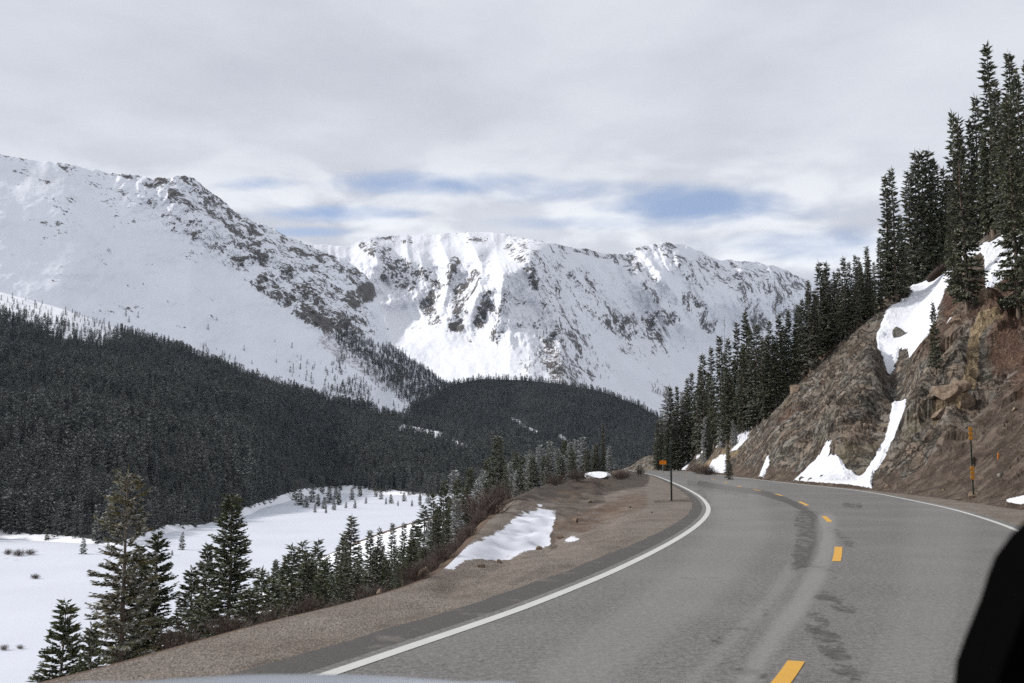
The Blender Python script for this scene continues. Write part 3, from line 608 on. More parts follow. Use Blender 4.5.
# ------------------------------------------------------------------ conifers
def kites(P, D, Lh, W, roll, attrs=None):
    up = np.array([0, 0, 1.0]); S = np.cross(D, up); S /= np.linalg.norm(S, axis=1, keepdims=True) + 1e-6
    N = np.cross(S, D); c = np.cos(roll)[:, None]; s_ = np.sin(roll)[:, None]
    S = S * c + N * s_
    L_ = Lh[:, None]; W_ = W[:, None]
    V = np.stack([P, P + D * L_ * .42 + S * W_, P + D * L_, P + D * L_ * .42 - S * W_], 1).reshape(-1, 3)
    Q = np.arange(len(P) * 4).reshape(-1, 4)
    return V, Q
def conifer(h, Rr, seed, whorl, per, tw, tl, twd, base=.08, ragged=.3, droop=.35, top_sparse=0, pw=.85, lean=.0):
    g = np.random.default_rng(seed); P = []; D = []; Ln = []; W = []; Rl = []
    z = base * h; wood = []
    while z < h * .985:
        u = (z - base * h) / (h * (1 - base)); Rz = Rr * (1 - u) ** pw * (.6 + .4 * min(1, u * 5 + .3)) + .06 * Rr
        n = max(3, int(per * (1 - .35 * u))); a0 = g.uniform(0, 6.28)
        if top_sparse and u > 1 - top_sparse: n = max(3, n - 1); Rz *= 1.5
        gap = g.random() < ragged * .35
        for k in range(n):
            a = a0 + k * 6.283 / n + g.normal(0, .25); L = Rz * g.uniform(1 - ragged, 1.08) * (.6 if gap else 1)
            if g.random() < ragged * .22: L *= .4
            el = .45 * u - droop * (1 - u) + g.normal(0, .10); 
            d = np.array([math.cos(a) * math.cos(el), math.sin(a) * math.cos(el), math.sin(el)])
            b = np.array([lean * z, 0, z + g.normal(0, whorl * .3)])
            wood.append((b, b + d * L * .9, .012 * h * (1 - u) * .22 + .006))
            m = max(1, int(round(tw * (L / Rr) + 1)))
            # spray along the limb
            tt = (np.arange(m) + g.uniform(.2, .8, m)) / m; tt = .12 + .88 * tt
            if top_sparse and u > 1 - top_sparse: tt = .3 + .7 * tt
            curve_ = np.array([0, 0, 1.0]) * (tt ** 2)[:, None] * L * .16
            pb = b + d * (tt * L)[:, None] + curve_
            for sgn in (-1, 1):
                an = a + sgn * g.uniform(.45, 1.15, m); e2 = el - g.uniform(-.15, .75, m)
                dd = np.stack([np.cos(an) * np.cos(e2), np.sin(an) * np.cos(e2), np.sin(e2)], 1)
                P.append(pb); D.append(dd); Ln.append(tl * (.45 + .75 * (1 - tt)) * (.5 + .5 * L / Rr) * g.uniform(.7, 1.25, m)); W.append(twd * g.uniform(.7, 1.2, m)); Rl.append(g.uniform(-1.2, 1.2, m))
            q = max(1, m // 2)                                       # tip and core needles
            P.append(b + d * (g.uniform(.15, .8, q) * L)[:, None]); D.append(np.repeat(d[None], q, 0) + g.normal(0, .12, (q, 3))); Ln.append(np.full(q, min(max(.25 * L, tl), tl * 1.2))); W.append(np.full(q, twd * 1.2)); Rl.append(g.uniform(-1.5, 1.5, q))
        z += whorl * g.uniform(.75, 1.25) * (1 - .35 * u)
    # leader
    k = 5; P.append(np.stack([np.full(k, lean * h), np.zeros(k), h - np.linspace(.02, .10, k) * h], 1)); an = g.uniform(0, 6.28, k)
    D.append(np.stack([.25 * np.cos(an), .25 * np.sin(an), np.ones(k)], 1)); Ln.append(np.full(k, .05 * h)); W.append(np.full(k, twd * .6)); Rl.append(g.uniform(-1.5, 1.5, k))
    P = np.concatenate(P); D = np.concatenate(D); D /= np.linalg.norm(D, axis=1, keepdims=True)
    V, Q = kites(P, D, np.concatenate(Ln), np.concatenate(W), np.concatenate(Rl))
    return V, Q, wood
def trunk_mb(h, r, wood=None, n=8, lean=0):
    mb = MB(); zs = [-1.5, -.0, .1 * h, .35 * h, .65 * h, .9 * h, .99 * h]
    mb.tube([(lean * z + .01 * h * math.sin(z * .7) * (0 < z < .8 * h), 0, z) for z in zs], [r * 1.3, r * 1.15, r * .92, r * .72, r * .42, r * .14, .012], n)
    for a, b, rr2 in (wood or []): mb.tube([a, b], [rr2, rr2 * .4], 3, False)
    return mb
PROTO = {}
def proto(key, h, Rr, seed, r, matl, wood=True, n=8, **k):
    V, Q, wd = conifer(h, Rr, seed, **k)
    cm = np_mesh('crown', V, Q, False); cm.materials.append(matl)
    tm = trunk_mb(h, r, wd if wood else None, n, k.get('lean', 0)).mesh('trunk', True); tm.materials.append(M_BARK)
    PROTO[key] = (h, tm, cm); return key
# detailed trees for the near bank
proto('tall_yellowed', 11, 1.75, 1, .13, M_YELL, whorl=.30, per=9, tw=34, tl=.34, twd=.036, ragged=.45, top_sparse=.26, droop=.22, pw=.7)
proto('full_a', 11, 2.3, 2, .14, M_NEAR, whorl=.27, per=12, tw=38, tl=.34, twd=.042, ragged=.35, droop=.25, pw=.8)
proto('full_b', 11, 1.9, 3, .12, M_NEAR, whorl=.28, per=11, tw=34, tl=.34, twd=.041, ragged=.45, droop=.3, pw=.7)
proto('full_c', 9, 2.1, 4, .12, M_NEAR, whorl=.28, per=11, tw=36, tl=.34, twd=.042, ragged=.3, droop=.2, pw=.9)
MIDK = dict(whorl=.32, per=9, tw=18, tl=.42, twd=.060)
for i, (Rr, rg, dr, pw, lean) in enumerate([(1.5, .4, .42, .95, 0), (1.75, .45, .35, 1.05, .01), (1.35, .5, .5, .8, 0), (1.9, .4, .3, 1.1, 0), (1.45, .6, .55, .85, -.012), (1.65, .5, .45, .9, .008)]):
    proto('dark_%d' % i, 12, Rr, 20 + i, .15, M_MID, wood=False, n=6, ragged=rg, droop=dr, pw=pw, lean=lean, **MIDK)
for i, (Rr, rg, dr, pw) in enumerate([(1.3, .4, .45, .75), (1.6, .35, .35, .85), (1.15, .5, .5, .65)]):
    proto('frosted_%d' % i, 9, Rr, 40 + i, .11, M_FROST, wood=False, n=6, ragged=rg, droop=dr, pw=pw, **MIDK)
for i, (Rr, rg) in enumerate([(1.4, .35), (1.65, .3), (1.3, .45)]):
    proto('olive_%d' % i, 10, Rr, 50 + i, .12, M_NEAR, wood=False, n=6, ragged=rg, droop=.35, pw=.78, **MIDK)
proto('snag', 12, .8, 60, .10, M_YELL, wood=True, n=6, whorl=.8, per=4, tw=1, tl=.2, twd=.03, ragged=.6, droop=.1, pw=.6)
for i, Rr in enumerate((1.5, 1.9, 1.3, 1.7)):
    proto('small_%d' % i, 8, Rr, 70 + i, .1, M_MID, wood=False, n=5, whorl=.5, per=7, tw=5, tl=.7, twd=.16, ragged=.3, droop=.3, pw=.85)
NT_ = 0; ALL_TREES = []
def plant(key, X, Y, Z, hgt, label, group, wide=1.0, name='spruce_tree'):
    global NT_
    h, tm, cm = PROTO[key]; s = hgt / h
    e = empty(name, (float(X), float(Y), float(Z)), random.uniform(0, 6.28)); e.scale = (s * wide, s * wide, s)
    tr = link('trunk', tm, None, e); cr = link('crown', cm, None, e)
    tag(e, label, 'spruce tree', group); NT_ += 1; ALL_TREES.append(e); return e
def top_plant(key, x, ytop, Y, label, group, wide=1.0, hmin=1.5):
    X = float(at(x, ytop, Y)[0]); zt = float(at(x, ytop, Y)[2]); zb = float(H(X, Y)[0]) - .1
    return plant(key, X, Y, zb, max(hmin, zt - zb), label, group, wide)
def hit(x, y, y0=20, y1=260, near=True):
    Yt = np.exp(np.linspace(math.log(y0), math.log(y1), 900)); X, _, Z = at(np.full(900, float(x)), np.full(900, float(y)), Yt)
    g = H(X, Yt); m = np.nonzero(Z < g)[0]
    if len(m) == 0:
        if not near: return None
        k = int(np.argmin((Z - g)[:560])); print('miss', x, y, round(float((Z-g)[k]),2)); return float(X[k]), float(Yt[k]), float(g[k])
    return float(X[m[0]]), float(Yt[m[0]]), float(g[m[0]])
def base_plant(key, x, yt, yb, label, group, wide=1.0, Ymax=150):
    q = hit(x, yb, near=False)
    if q is None or q[1] > Ymax:
        Y = Ymax; X = float(at(x, yb, Y)[0]); q = (X, Y, float(H(X, Y)[0]))
    X, Y, z = q; zt = float(at(x, yt, Y)[2])
    return plant(key, X, Y, z - .15, max(1.2, zt - z + .15), label, group, wide)
ORD = 'first second third fourth fifth sixth seventh eighth ninth tenth eleventh twelfth thirteenth fourteenth fifteenth sixteenth seventeenth eighteenth nineteenth twentieth'.split()
def ordn(i):
    if i < 20: return ORD[i]
    t = ['twenty', 'thirty', 'forty', 'fifty', 'sixty'][i // 10 - 2 + (1 if False else 0)] if (i + 1) % 10 else None
    n = i + 1; tens = ['', '', 'twenty', 'thirty', 'forty', 'fifty', 'sixty', 'seventy', 'eighty', 'ninety'][n // 10]
    return (tens[:-1] + 'ieth') if n % 10 == 0 else tens + '-' + ORD[n % 10 - 1]
# five named trees on the near bank
GA = 'large spruces on the bank below the gravel shoulder'
top_plant('tall_yellowed', 128, 470, 44, 'tallest near spruce with yellowed sparse top and bare visible trunk at lower left', GA, 1.15)
top_plant('full_b', 158, 532, 46, 'ragged green spruce touching the right side of the yellowed tallest spruce', GA, 1.2)
top_plant('full_b', 140, 545, 49, 'spruce hidden behind and between the yellowed spruce and its ragged neighbour', GA, 1.25)
top_plant('full_c', 66, 602, 38, 'short spruce farthest left at the lower left corner', GA, 1.15)
top_plant('full_c', 92, 625, 36, 'low spruce between the lower left corner spruce and the yellowed one', GA, .9)
top_plant('full_a', 232, 493, 50, 'dense dark full-crowned spruce, second tallest on the near bank', GA, 1.25)
top_plant('full_b', 208, 545, 54, 'slim spruce against the left side of the dense dark full-crowned spruce', GA, 1.2)
top_plant('full_c', 192, 568, 56, 'low dark spruce at the left foot of the dense full-crowned spruce', GA, 1.2)
# row below the shoulder
rowB = [(283, 566, 70), (292, 545, 72), (303, 541, 78), (312, 560, 66), (318, 540, 84), (328, 556, 72), (338, 546, 88), (345, 540, 92), (352, 516, 84), (344, 533, 90), (360, 545, 74), (370, 530, 95), (380, 528, 90), (388, 560, 68), (392, 523, 100), (402, 545, 74), (404, 523, 96), (411, 530, 92), (418, 540, 76), (424, 505, 98), (298, 580, 58), (333, 575, 58), (366, 572, 56), (398, 567, 60)]
rowB += [(276, 560, 76), (287, 556, 64), (307, 552, 60), (323, 560, 62), (349, 556, 66), (357, 560, 70), (375, 548, 64), (384, 545, 80), (396, 548, 66), (408, 555, 58), (415, 520, 88), (421, 548, 60), (340, 566, 52), (375, 566, 54), (318, 572, 50)]
rowB.sort()
for i, (x, y, Y) in enumerate(rowB):
    top_plant(random.choice(['dark_0', 'dark_1', 'dark_3', 'olive_0', 'olive_1']) if Y > 62 else random.choice(['olive_0', 'olive_2']), x, y, Y,
              '%s spruce from the left in the mid-left row between snowy valley and gravel' % ordn(i), 'spruces in the row below the shoulder', random.uniform(1.2, 1.6))
rowC = [(432, 492, 88), (438, 505, 66), (444, 480, 95), (450, 500, 64), (458, 478, 90), (463, 498, 70), (470, 468, 96), (476, 490, 76), (483, 470, 98), (490, 478, 78), (498, 436, 92), (503, 482, 74), (510, 462, 98), (517, 470, 80), (524, 455, 100), (530, 450, 96), (537, 462, 84), (544, 456, 98), (550, 441, 98), (557, 448, 102), (563, 455, 92), (570, 442, 104), (576, 440, 108), (583, 437, 106), (588, 450, 98), (594, 446, 108), (603, 424, 108), (609, 446, 118), (454, 470, 104), (515, 452, 110), (540, 445, 112), (565, 440, 116), (486, 460, 110), (430, 520, 60), (452, 520, 56), (470, 508, 58), (492, 492, 66)]
rowC.sort()
for i, (x, y, Y) in enumerate(rowC):
    fk = 'dark_2' if x == 603 else ('frosted_%d' % (i % 3) if (x > 515 and i % 4 != 1) or i % 6 == 0 else random.choice(['olive_0', 'olive_1', 'olive_2', 'dark_0', 'dark_4']))
    top_plant(fk, x, y, Y, 'black slender spruce, rightmost and tallest of the row behind the dirt mound' if x == 603 else '%s spruce from the left in the central row behind the dirt mound' % ordn(i), 'spruces in the row behind the dirt mound', random.uniform(1.15, 1.45) if x != 603 else .75)
lip = lambda x: np.interp(x, [60, 182, 248, 340, 406, 440, 466, 498, 538, 598, 630], [681, 644, 624, 603, 586, 570, 528, 501, 489, 478, 471])
for i, (x, up, Y) in enumerate([(272, 42, 34), (290, 30, 30), (308, 48, 38), (322, 34, 34), (345, 40, 38), (356, 28, 34), (377, 46, 40), (386, 32, 36), (412, 44, 40), (424, 30, 38), (436, 58, 44), (447, 50, 48), (457, 44, 50), (466, 40, 54), (478, 38, 58), (250, 34, 30), (262, 52, 36), (486, 30, 62), (505, 34, 72), (520, 30, 80), (533, 34, 84), (548, 32, 88), (561, 28, 92), (572, 34, 96), (585, 30, 100), (596, 34, 104)]):
    top_plant(random.choice(['olive_0', 'olive_1', 'frosted_0', 'frosted_1', 'dark_1']) if x > 430 else random.choice(['olive_0', 'olive_1', 'olive_2', 'full_c']), x, float(lip(x)) - up, Y, '%s from the left of the short front spruces rising just over the gravel lip' % ordn(i), 'short front spruces at the gravel lip', random.uniform(1.2, 1.6))
# skyline trees on the rock slope, (x, top, base)
SK = [(657, 427, 466), (662, 420, 466), (668, 423, 464), (674, 410, 463), (678, 402, 462), (683, 400, 461), (688, 391, 460), (693, 372, 458), (699, 385, 456), (705, 354, 452), (710, 372, 452), (714, 347, 449), (722, 336, 445), (727, 352, 443), (731, 338, 440), (739, 322, 434), (744, 345, 434), (748, 312, 430), (753, 330, 428), (758, 324, 424), (764, 336, 420), (771, 320, 412), (776, 335, 408), (781, 314, 402), (786, 325, 396), (790, 310, 390), (797, 312, 384), (804, 299, 376), (811, 281, 371), (817, 290, 366), (822, 262, 360), (829, 262, 354), (836, 272, 346), (841, 268, 342), (846, 257, 338), (852, 262, 332), (857, 255, 328), (863, 268, 322), (869, 246, 318), (875, 262, 314),
      (881, 237, 308), (889, 176, 304), (897, 168, 300), (904, 215, 296), (912, 172, 262), (919, 152, 256), (925, 150, 252), (932, 150, 248), (938, 160, 246), (945, 168, 244), (951, 178, 243), (957, 112, 246), (963, 130, 246), (974, 120, 240), (981, 96, 238), (988, 130, 236), (994, 44, 236), (1003, 80, 234), (1010, 100, 232), (1018, 52, 238), (1026, 70, 245), (1038, 60, 250), (1060, 70, 265)]
for i, (x, yt, yb) in enumerate(SK):
    key = random.choice(['dark_0', 'dark_1', 'dark_2', 'dark_4', 'dark_5'])
    w = random.uniform(.85, 1.05) if yb - yt > 100 else random.uniform(.95, 1.25)
    lab = {889: 'left one of the twin narrow spires above the snow chute', 897: 'right one of the twin narrow spires above the snow chute', 994: 'tallest spruce in the scene, thin spire near the upper right corner'}.get(x, '%s spruce from the left along the skyline of the right-hand rock slope' % ordn(i))
    base_plant(key, x, yt, yb, lab, 'skyline spruces above the rock slope', w)
base_plant('dark_3', 967, 118, 312, 'big full spruce standing on the snow beside the fallen log', 'skyline spruces above the rock slope', .85)
base_plant('dark_1', 955, 195, 300, 'shorter spruce tucked against the left of the big spruce by the fallen log', 'skyline spruces above the rock slope', .8)
base_plant('dark_3', 1019, 95, 318, 'massive dark spruce filling the right edge of the photo above the red soil', 'skyline spruces above the rock slope', .8)
base_plant('dark_5', 1042, 150, 330, 'dark spruce past the right edge behind the massive one', 'skyline spruces above the rock slope', .9)
base_plant('olive_2', 936, 303, 372, 'small olive spruce alone on bare rock right of the snow chute', None, .95)
base_plant('dark_1', 729, 440, 480, 'short spruce at the roadside beside the far snow patch', None, 1.1)
base_plant('dark_0', 906, 258, 285, 'small bushy spruce at the upper left rim of the snow chute', None, 1.3)
# crowd filling the slope between the skyline and the open rock
BX = [650, 690, 727, 755, 773, 792, 819, 832, 870]; BYy = [468, 463, 445, 432, 404, 383, 363, 347, 316]
n = 0; g = np.random.default_rng(5)
while n < 78:
    x = g.uniform(655, 872); yb = np.interp(x, BX, BYy) - g.uniform(-7, 34) * (1 if x < 800 else .5); hh = g.uniform(34, 78) * np.interp(x, [655, 700, 870], [.55, 1, .85])
    fr = (abs(x - 725) < 20 or 775 < x < 812) and g.random() < .65
    if fr: hh *= .6
    base_plant('frosted_%d' % (n % 3) if fr or g.random() < .12 else 'dark_%d' % (n % 6), x, yb - hh, yb, 'frost-dusted spruce in the pale clump between dark trees and rock' if fr else 'dark spruce in the dense stand covering the far part of the right-hand slope',
               'frosted spruces at the edge of the rock' if fr else 'crowded spruces on the right-hand slope', g.uniform(.95, 1.3), 175); n += 1
for i, (x, yt, yb) in enumerate([(748, 300, 420), (669, 395, 462), (727, 318, 440), (778, 300, 400)]):
    base_plant('snag', x, yt, yb, 'thin bare-topped dead spruce, %s from the left, poking above the dark stand' % ordn(i), 'dead spruces in the slope stand', .6)
# small trees scattered over the snowy valley floor
VT = [(83, 555, 12), (136 - 70, 541, 9), (182, 551, 13), (172, 556, 4), (20, 536, 9), (47, 541, 10), (9, 533, 10), (274, 577, 8), (268, 585, 9), (262, 582, 7), (258, 590, 8), (281, 583, 6), (318, 560, 3), (276, 571, 9), (255, 592, 8),
      (300, 505, 12), (306, 508, 9), (312, 502, 14), (318, 507, 10), (324, 509, 9), (329, 503, 12), (334, 510, 9), (339, 506, 11), (352, 500, 9), (360, 497, 8), (376, 497, 9), (381, 499, 8), (391, 503, 7), (404, 501, 7), (336, 499, 9), (346, 508, 5), (295, 500, 14), (303, 494, 12), (322, 494, 12), (366, 503, 5), (412, 506, 5), (398, 506, 4), (420, 505, 8), (428, 503, 8), (355, 508, 6), (386, 504, 5), (315, 512, 6), (121, 547, 9), (108, 551, 6), (420, 499, 6), (326, 513, 5)]
VT.sort()
for i, (x, yb, hp) in enumerate(VT):
    X, Y = [float(v) for v in gp(x, yb, -40.0)]; z = float(valley_z(np.array([X]), np.array([Y]))[0]); hgt = 1.3 * hp * Y / F
    plant('small_%d' % (i % 4), X, Y, z - .1, hgt, '%s small dark spruce from the left standing alone on the white valley floor' % ordn(i), 'small spruces on the valley snow', random.uniform(1.3, 1.8))

# far forests (uncountable)
pc = bpy.data.collections.new('forest_sources')
for i, (Rr, rg, pw) in enumerate([(1.6, .35, .8), (1.9, .3, .9), (1.4, .45, .7), (1.7, .4, .75), (1.5, .5, .65), (2.1, .3, .85)]):
    V, Q, _ = conifer(12, Rr, 80 + i, whorl=.95, per=6, tw=2, tl=.95, twd=.30, ragged=rg, droop=.4, pw=pw, base=.03)
    o = bpy.data.objects.new('forest_spruce', np_mesh('forest_spruce', V, Q)); o.data.materials.append(M_FAR); pc.objects.link(o)
ng = bpy.data.node_groups.new('scatter_trees', 'GeometryNodeTree')
ng.interface.new_socket('Geometry', in_out='INPUT', socket_type='NodeSocketGeometry'); ng.interface.new_socket('Geometry', in_out='OUTPUT', socket_type='NodeSocketGeometry')
gi = ng.nodes.new('NodeGroupInput'); go = ng.nodes.new('NodeGroupOutput'); ci = ng.nodes.new('GeometryNodeCollectionInfo'); ci.inputs[0].default_value = pc; ci.inputs[1].default_value = True; ci.inputs[2].default_value = True
ip = ng.nodes.new('GeometryNodeInstanceOnPoints'); ip.inputs['Pick Instance'].default_value = True
def na(name, typ):
    n = ng.nodes.new('GeometryNodeInputNamedAttribute'); n.data_type = typ; n.inputs[0].default_value = name; return n.outputs[0]
ng.links.new(gi.outputs[0], ip.inputs['Points']); ng.links.new(ci.outputs[0], ip.inputs['Instance'])
ng.links.new(na('pick', 'INT'), ip.inputs['Instance Index']); ng.links.new(na('turn', 'FLOAT_VECTOR'), ip.inputs['Rotation']); ng.links.new(na('size', 'FLOAT_VECTOR'), ip.inputs['Scale'])
ng.links.new(ip.outputs[0], go.inputs[0])
def scatter(name, P, hts, label):
    n = len(P); m = bpy.data.meshes.new(name); m.vertices.add(n); m.vertices.foreach_set('co', np.asarray(P, np.float32).ravel())
    g = np.random.default_rng(n)
    a = m.attributes.new('pick', 'INT', 'POINT'); a.data.foreach_set('value', g.integers(0, 6, n).astype(np.int32))
    a = m.attributes.new('turn', 'FLOAT_VECTOR', 'POINT'); r = np.zeros((n, 3), np.float32); r[:, 2] = g.uniform(0, 6.28, n); r[:, :2] = g.normal(0, .025, (n, 2)); a.data.foreach_set('vector', r.ravel())
    s = (hts / 12)[:, None] * np.stack([g.uniform(1.05, 1.5, n)] * 2 + [np.ones(n)], 1); a = m.attributes.new('size', 'FLOAT_VECTOR', 'POINT'); a.data.foreach_set('vector', s.astype(np.float32).ravel())
    o = link(name, m); md = o.modifiers.new('trees', 'NODES'); md.node_group = ng; o['kind'] = 'stuff'; o['label'] = label; return o
def area_points(layer, dens, spacing, x0, x1, cut=1.0):
    """random points spread evenly over a layer's real surface, thinned by dens(px, py, t)"""
    X, Y, Z = layer.X, layer.Y, layer.Z; g = np.random.default_rng(int(spacing * 100) + int(x1))
    A = np.abs((X[:-1, 1:] - X[:-1, :-1]) * (Y[1:, :-1] - Y[:-1, :-1]) - (X[1:, :-1] - X[:-1, :-1]) * (Y[:-1, 1:] - Y[:-1, :-1])); nr, nc = A.shape
    tt = (np.arange(nr) / nr)[:, None] + 0 * A
    A = A * ((layer.PX[:-1, :-1] > x0) & (layer.PX[:-1, :-1] < x1)) * (tt < cut); D = dens(layer.PX[:-1, :-1], layer.PY[:-1, :-1], tt)
    E = A * D / spacing ** 2; n = int(E.sum()); pr = (E / E.sum()).ravel(); idx = g.choice(nr * nc, n, p=pr); i, j = idx // nc, idx % nc
    u = g.random(n); v = g.random(n)
    f = lambda M: (M[i, j] * (1 - u) + M[i, j + 1] * u) * (1 - v) + (M[i + 1, j] * (1 - u) + M[i + 1, j + 1] * u) * v
    area_points.py = f(layer.PY); area_points.px = f(layer.PX)
    return np.stack([f(X), f(Y), f(Z) - .2], 1), g
def d1(x, y, t):
    v = sstep(-2.5, 1.5, edge(x) + 2.0 * fbm(x / 8, 0 * x, 3, 6) - y)
    up = sstep(-14, 26, y - np.interp(x, [-700, 0, 100, 150, 200], [250, 305, 332, 305, 250]) + 10 * fbm(x / 14, y / 8, 3, 5))
    clear = 1 - mass(x, y, [([(402, 428), (440, 436)], 4, 1.0), ([(448, 440), (470, 450)], 3, .9)])
    return v * (.11 + .89 * up) * clear * (.55 + .9 * sstep(-.35, .25, fbm(x / 22, y / 11, 4, 91))) 
P1, g = area_points(hill1, d1, 5.6, -260, 720)
h1 = g.uniform(9, 21, len(P1)) * (1 + .5 * fbm(P1[:, 0] / 70, P1[:, 1] / 70, 3, 93)) * (.5 + .5 * sstep(-10, 30, area_points.py - np.interp(area_points.px, [-700, 0, 100, 150, 200], [250, 305, 332, 305, 250]))) * (.8 + .2 * g.random(len(P1)))
scatter('hillside_forest', P1, h1, 'dense dark frosted spruce forest covering the left hillside above the valley')
P2, g = area_points(hill2, lambda x, y, t: sstep(.02, .1, t) * (1 - mass(x, y, [([(520, 424), (536, 432)], 2, .8), ([(512, 418), (520, 422)], 2, .7), ([(560, 436), (566, 440)], 2, .9)])), 6.2, 380, 760)
scatter('far_hill_forest', P2, g.uniform(9, 17, len(P2)), 'dark spruce forest on the farther rounded hill below the peaks')
P3, g = area_points(massif, lambda x, y, t: mass(x, y, [([(345, 338), (385, 362)], 9, .9), ([(385, 366), (430, 390), (460, 402)], 17, 1.0), ([(408, 384), (440, 402)], 15, 1.0), ([(350, 345), (372, 372), (380, 385)], 8, .28), ([(330, 395), (355, 388), (365, 400)], 7, .5), ([(345, 350), (335, 375)], 6, .3), ([(200, 350), (232, 365)], 5, .12), ([(300, 372), (345, 385)], 10, .12), ([(280, 400), (420, 415)], 8, .08), ([(120, 340), (420, 400)], 30, .012)]), 5.2, 60, 520)
scatter('tree_line', P3, g.uniform(6, 14, len(P3)), 'thin scattered spruces climbing the snowy ridge above the hillside forest')
P4, g = area_points(cent, lambda x, y, t: mass(x, y, [([(552, 345), (572, 390)], 13, .55), ([(536, 365), (560, 392)], 12, .5), ([(655, 388), (690, 402)], 5, .5), ([(440, 392), (640, 412)], 8, .2), ([(600, 372), (580, 350)], 8, .2), ([(680, 400), (700, 392)], 5, .6)]), 13.0, 400, 720)
scatter('peak_foot_trees', P4, g.uniform(8, 15, len(P4)), 'tiny scattered spruces on the snow at the foot of the peaks')

# ------------------------------------------------------------------ shrubs, boulders, roadside things
def bush_mesh(seed, n=150, r=.6, h=.9):
    g = np.random.default_rng(seed); mbV = []; P = []; D = []; L = []; W = []
    a = g.uniform(0, 6.28, n); el = g.uniform(.5, 1.5, n); D0 = np.stack([np.cos(a) * np.cos(el), np.sin(a) * np.cos(el), np.sin(el)], 1); P0 = np.stack([g.normal(0, r * .3, n), g.normal(0, r * .3, n), np.full(n, -.05)], 1)
    L0 = h * g.uniform(.6, 1.1, n); P.append(P0); D.append(D0); L.append(L0); W.append(np.full(n, .009))
    for k in range(4):
        f = g.uniform(.35, .9, n)[:, None]; d = D0 + g.normal(0, .45, (n, 3)); d /= np.linalg.norm(d, axis=1, keepdims=True)
        P.append(P0 + D0 * L0[:, None] * f); D.append(d); L.append(L0 * g.uniform(.2, .45, n)); W.append(np.full(n, .007))
    P = np.concatenate(P); V, Q = kites(P, np.concatenate(D), np.concatenate(L), np.concatenate(W), g.uniform(-1.5, 1.5, len(P)))
    return np_mesh('shrub', V, Q)
bm_ = [bush_mesh(s) for s in (1, 2, 3, 4)]
for m in bm_: m.materials.append(M_TWIG)
def shrub(X, Y, s, label, group, z=None):
    o = link('shrub', random.choice(bm_), None, None, (X, Y, float(H(X, Y)[0]) if z is None else z)); o.scale = (s * random.uniform(.9, 1.4), s * random.uniform(.9, 1.4), s); o.rotation_euler.z = random.uniform(0, 6.28)
    tag(o, label, 'shrub', group); return o
for i in range(95):
    Y = (random.uniform(10.5, 20) if i < 40 else random.uniform(18, 42)) if i < 80 else random.uniform(30, 60); X = float(fE(Y)) - random.uniform(.2, 1.9 if Y < 18 else .9)
    shrub(X, Y, random.uniform(.35, .6) * (.75 if Y < 18 else .7), 'bare reddish-brown shrub in the thicket along the outer lip of the gravel', 'bare shrubs along the gravel lip')
for x, y, s in [(620, 478, .9), (625, 477, .7), (556, 490, .6), (500, 503, .8), (485, 512, .9), (578, 487, .7), (700, 473, 1.2), (706, 474, 1.1), (640, 473, .8), (710, 474, 1.0)]:
    q = gp(x, y + 1); shrub(float(q[0]), float(q[1]), s * 1.2, 'low brown shrub on the open dirt near the far bend', 'low shrubs near the bend')
for i, (x, yb, s) in enumerate([(8, 556, 3.0), (18, 557, 3.5), (30, 556, 3.0), (35, 578, 2.2), (205, 505, 2.0), (150, 545, 2.5), (232, 530, 2.0), (4, 652, 1.4), (20, 651, 1.2)]):
    q = gp(x, yb, -40.0); shrub(float(q[0]), float(q[1]), s, '%s tan shrub tuft from the left poking through the valley snow' % ordn(i), 'shrub tufts in the valley snow', float(valley_z(np.array([float(q[0])]), np.array([float(q[1])]))[0]))
M_STONE, t, B = mat('boulder_stone', rough=.9); p = t.pos(); n = t.noise(p, 3, 7, .7); t.put(B['Base Color'], t.mix(t.ramp(n, .35, .7), (.12, .085, .06), (.30, .23, .17))); t.put(B['Normal'], t.bump(n, .8, .15))
M_STONEG, t, B = mat('grey_stone', rough=.9); p = t.pos(); n = t.noise(p, 3, 7, .7); t.put(B['Base Color'], t.mix(t.ramp(n, .35, .7), (.08, .075, .065), (.24, .22, .19))); t.put(B['Normal'], t.bump(n, .8, .15))
import bmesh
def rock_mesh(seed, matl):
    g = random.Random(seed); b = bmesh.new(); bmesh.ops.create_icosphere(b, subdivisions=3, radius=1)
    pl = [(Vector((g.gauss(0, 1), g.gauss(0, 1), g.gauss(0, 1))).normalized(), g.uniform(.38, .72)) for _ in range(11)]
    for v in b.verts:
        for nn, dd in pl:
            q = v.co.dot(nn)
            if q > dd: v.co -= nn * (q - dd)
        v.co += v.co.normalized() * (g.random() - .5) * .025
    m = bpy.data.meshes.new('boulder'); b.to_mesh(m); b.free(); m.materials.append(matl); return m
RM = [rock_mesh(s, M_STONE) for s in range(4)] + [rock_mesh(s + 9, M_STONEG) for s in range(4)]
def boulder(x, y, s, k, label, group=None):
    q = hit(x, y)
    if q is None or q[0] < fF(q[1]) + .3 or q[1] < 28: return
    o = link('boulder', RM[k], None, None, (q[0], q[1], q[2] + s * .15)); o.scale = (s * random.uniform(.8, 1.3), s * random.uniform(.8, 1.2), s * random.uniform(.7, 1.1)); o.rotation_euler = [random.uniform(0, 6) for _ in range(3)]
    tag(o, label, 'boulder', group)
boulder(948, 398, .8, 0, 'large tan block perched left of the ochre streak'); boulder(962, 388, .55, 1, 'smaller tan block just above the large perched one'); boulder(965, 410, .6, 2, 'tan block wedged below the ochre streak')
boulder(938, 418, .5, 3, 'small tan block under the large perched one'); boulder(902, 338, 1.0, 4, 'dark grey rock jutting into the snow chute'); boulder(985, 298, .6, 0, 'tan rock on the red soil under the right-hand spruces'); boulder(832, 352, .9, 1, 'reddish block on the skyline where the stand ends')
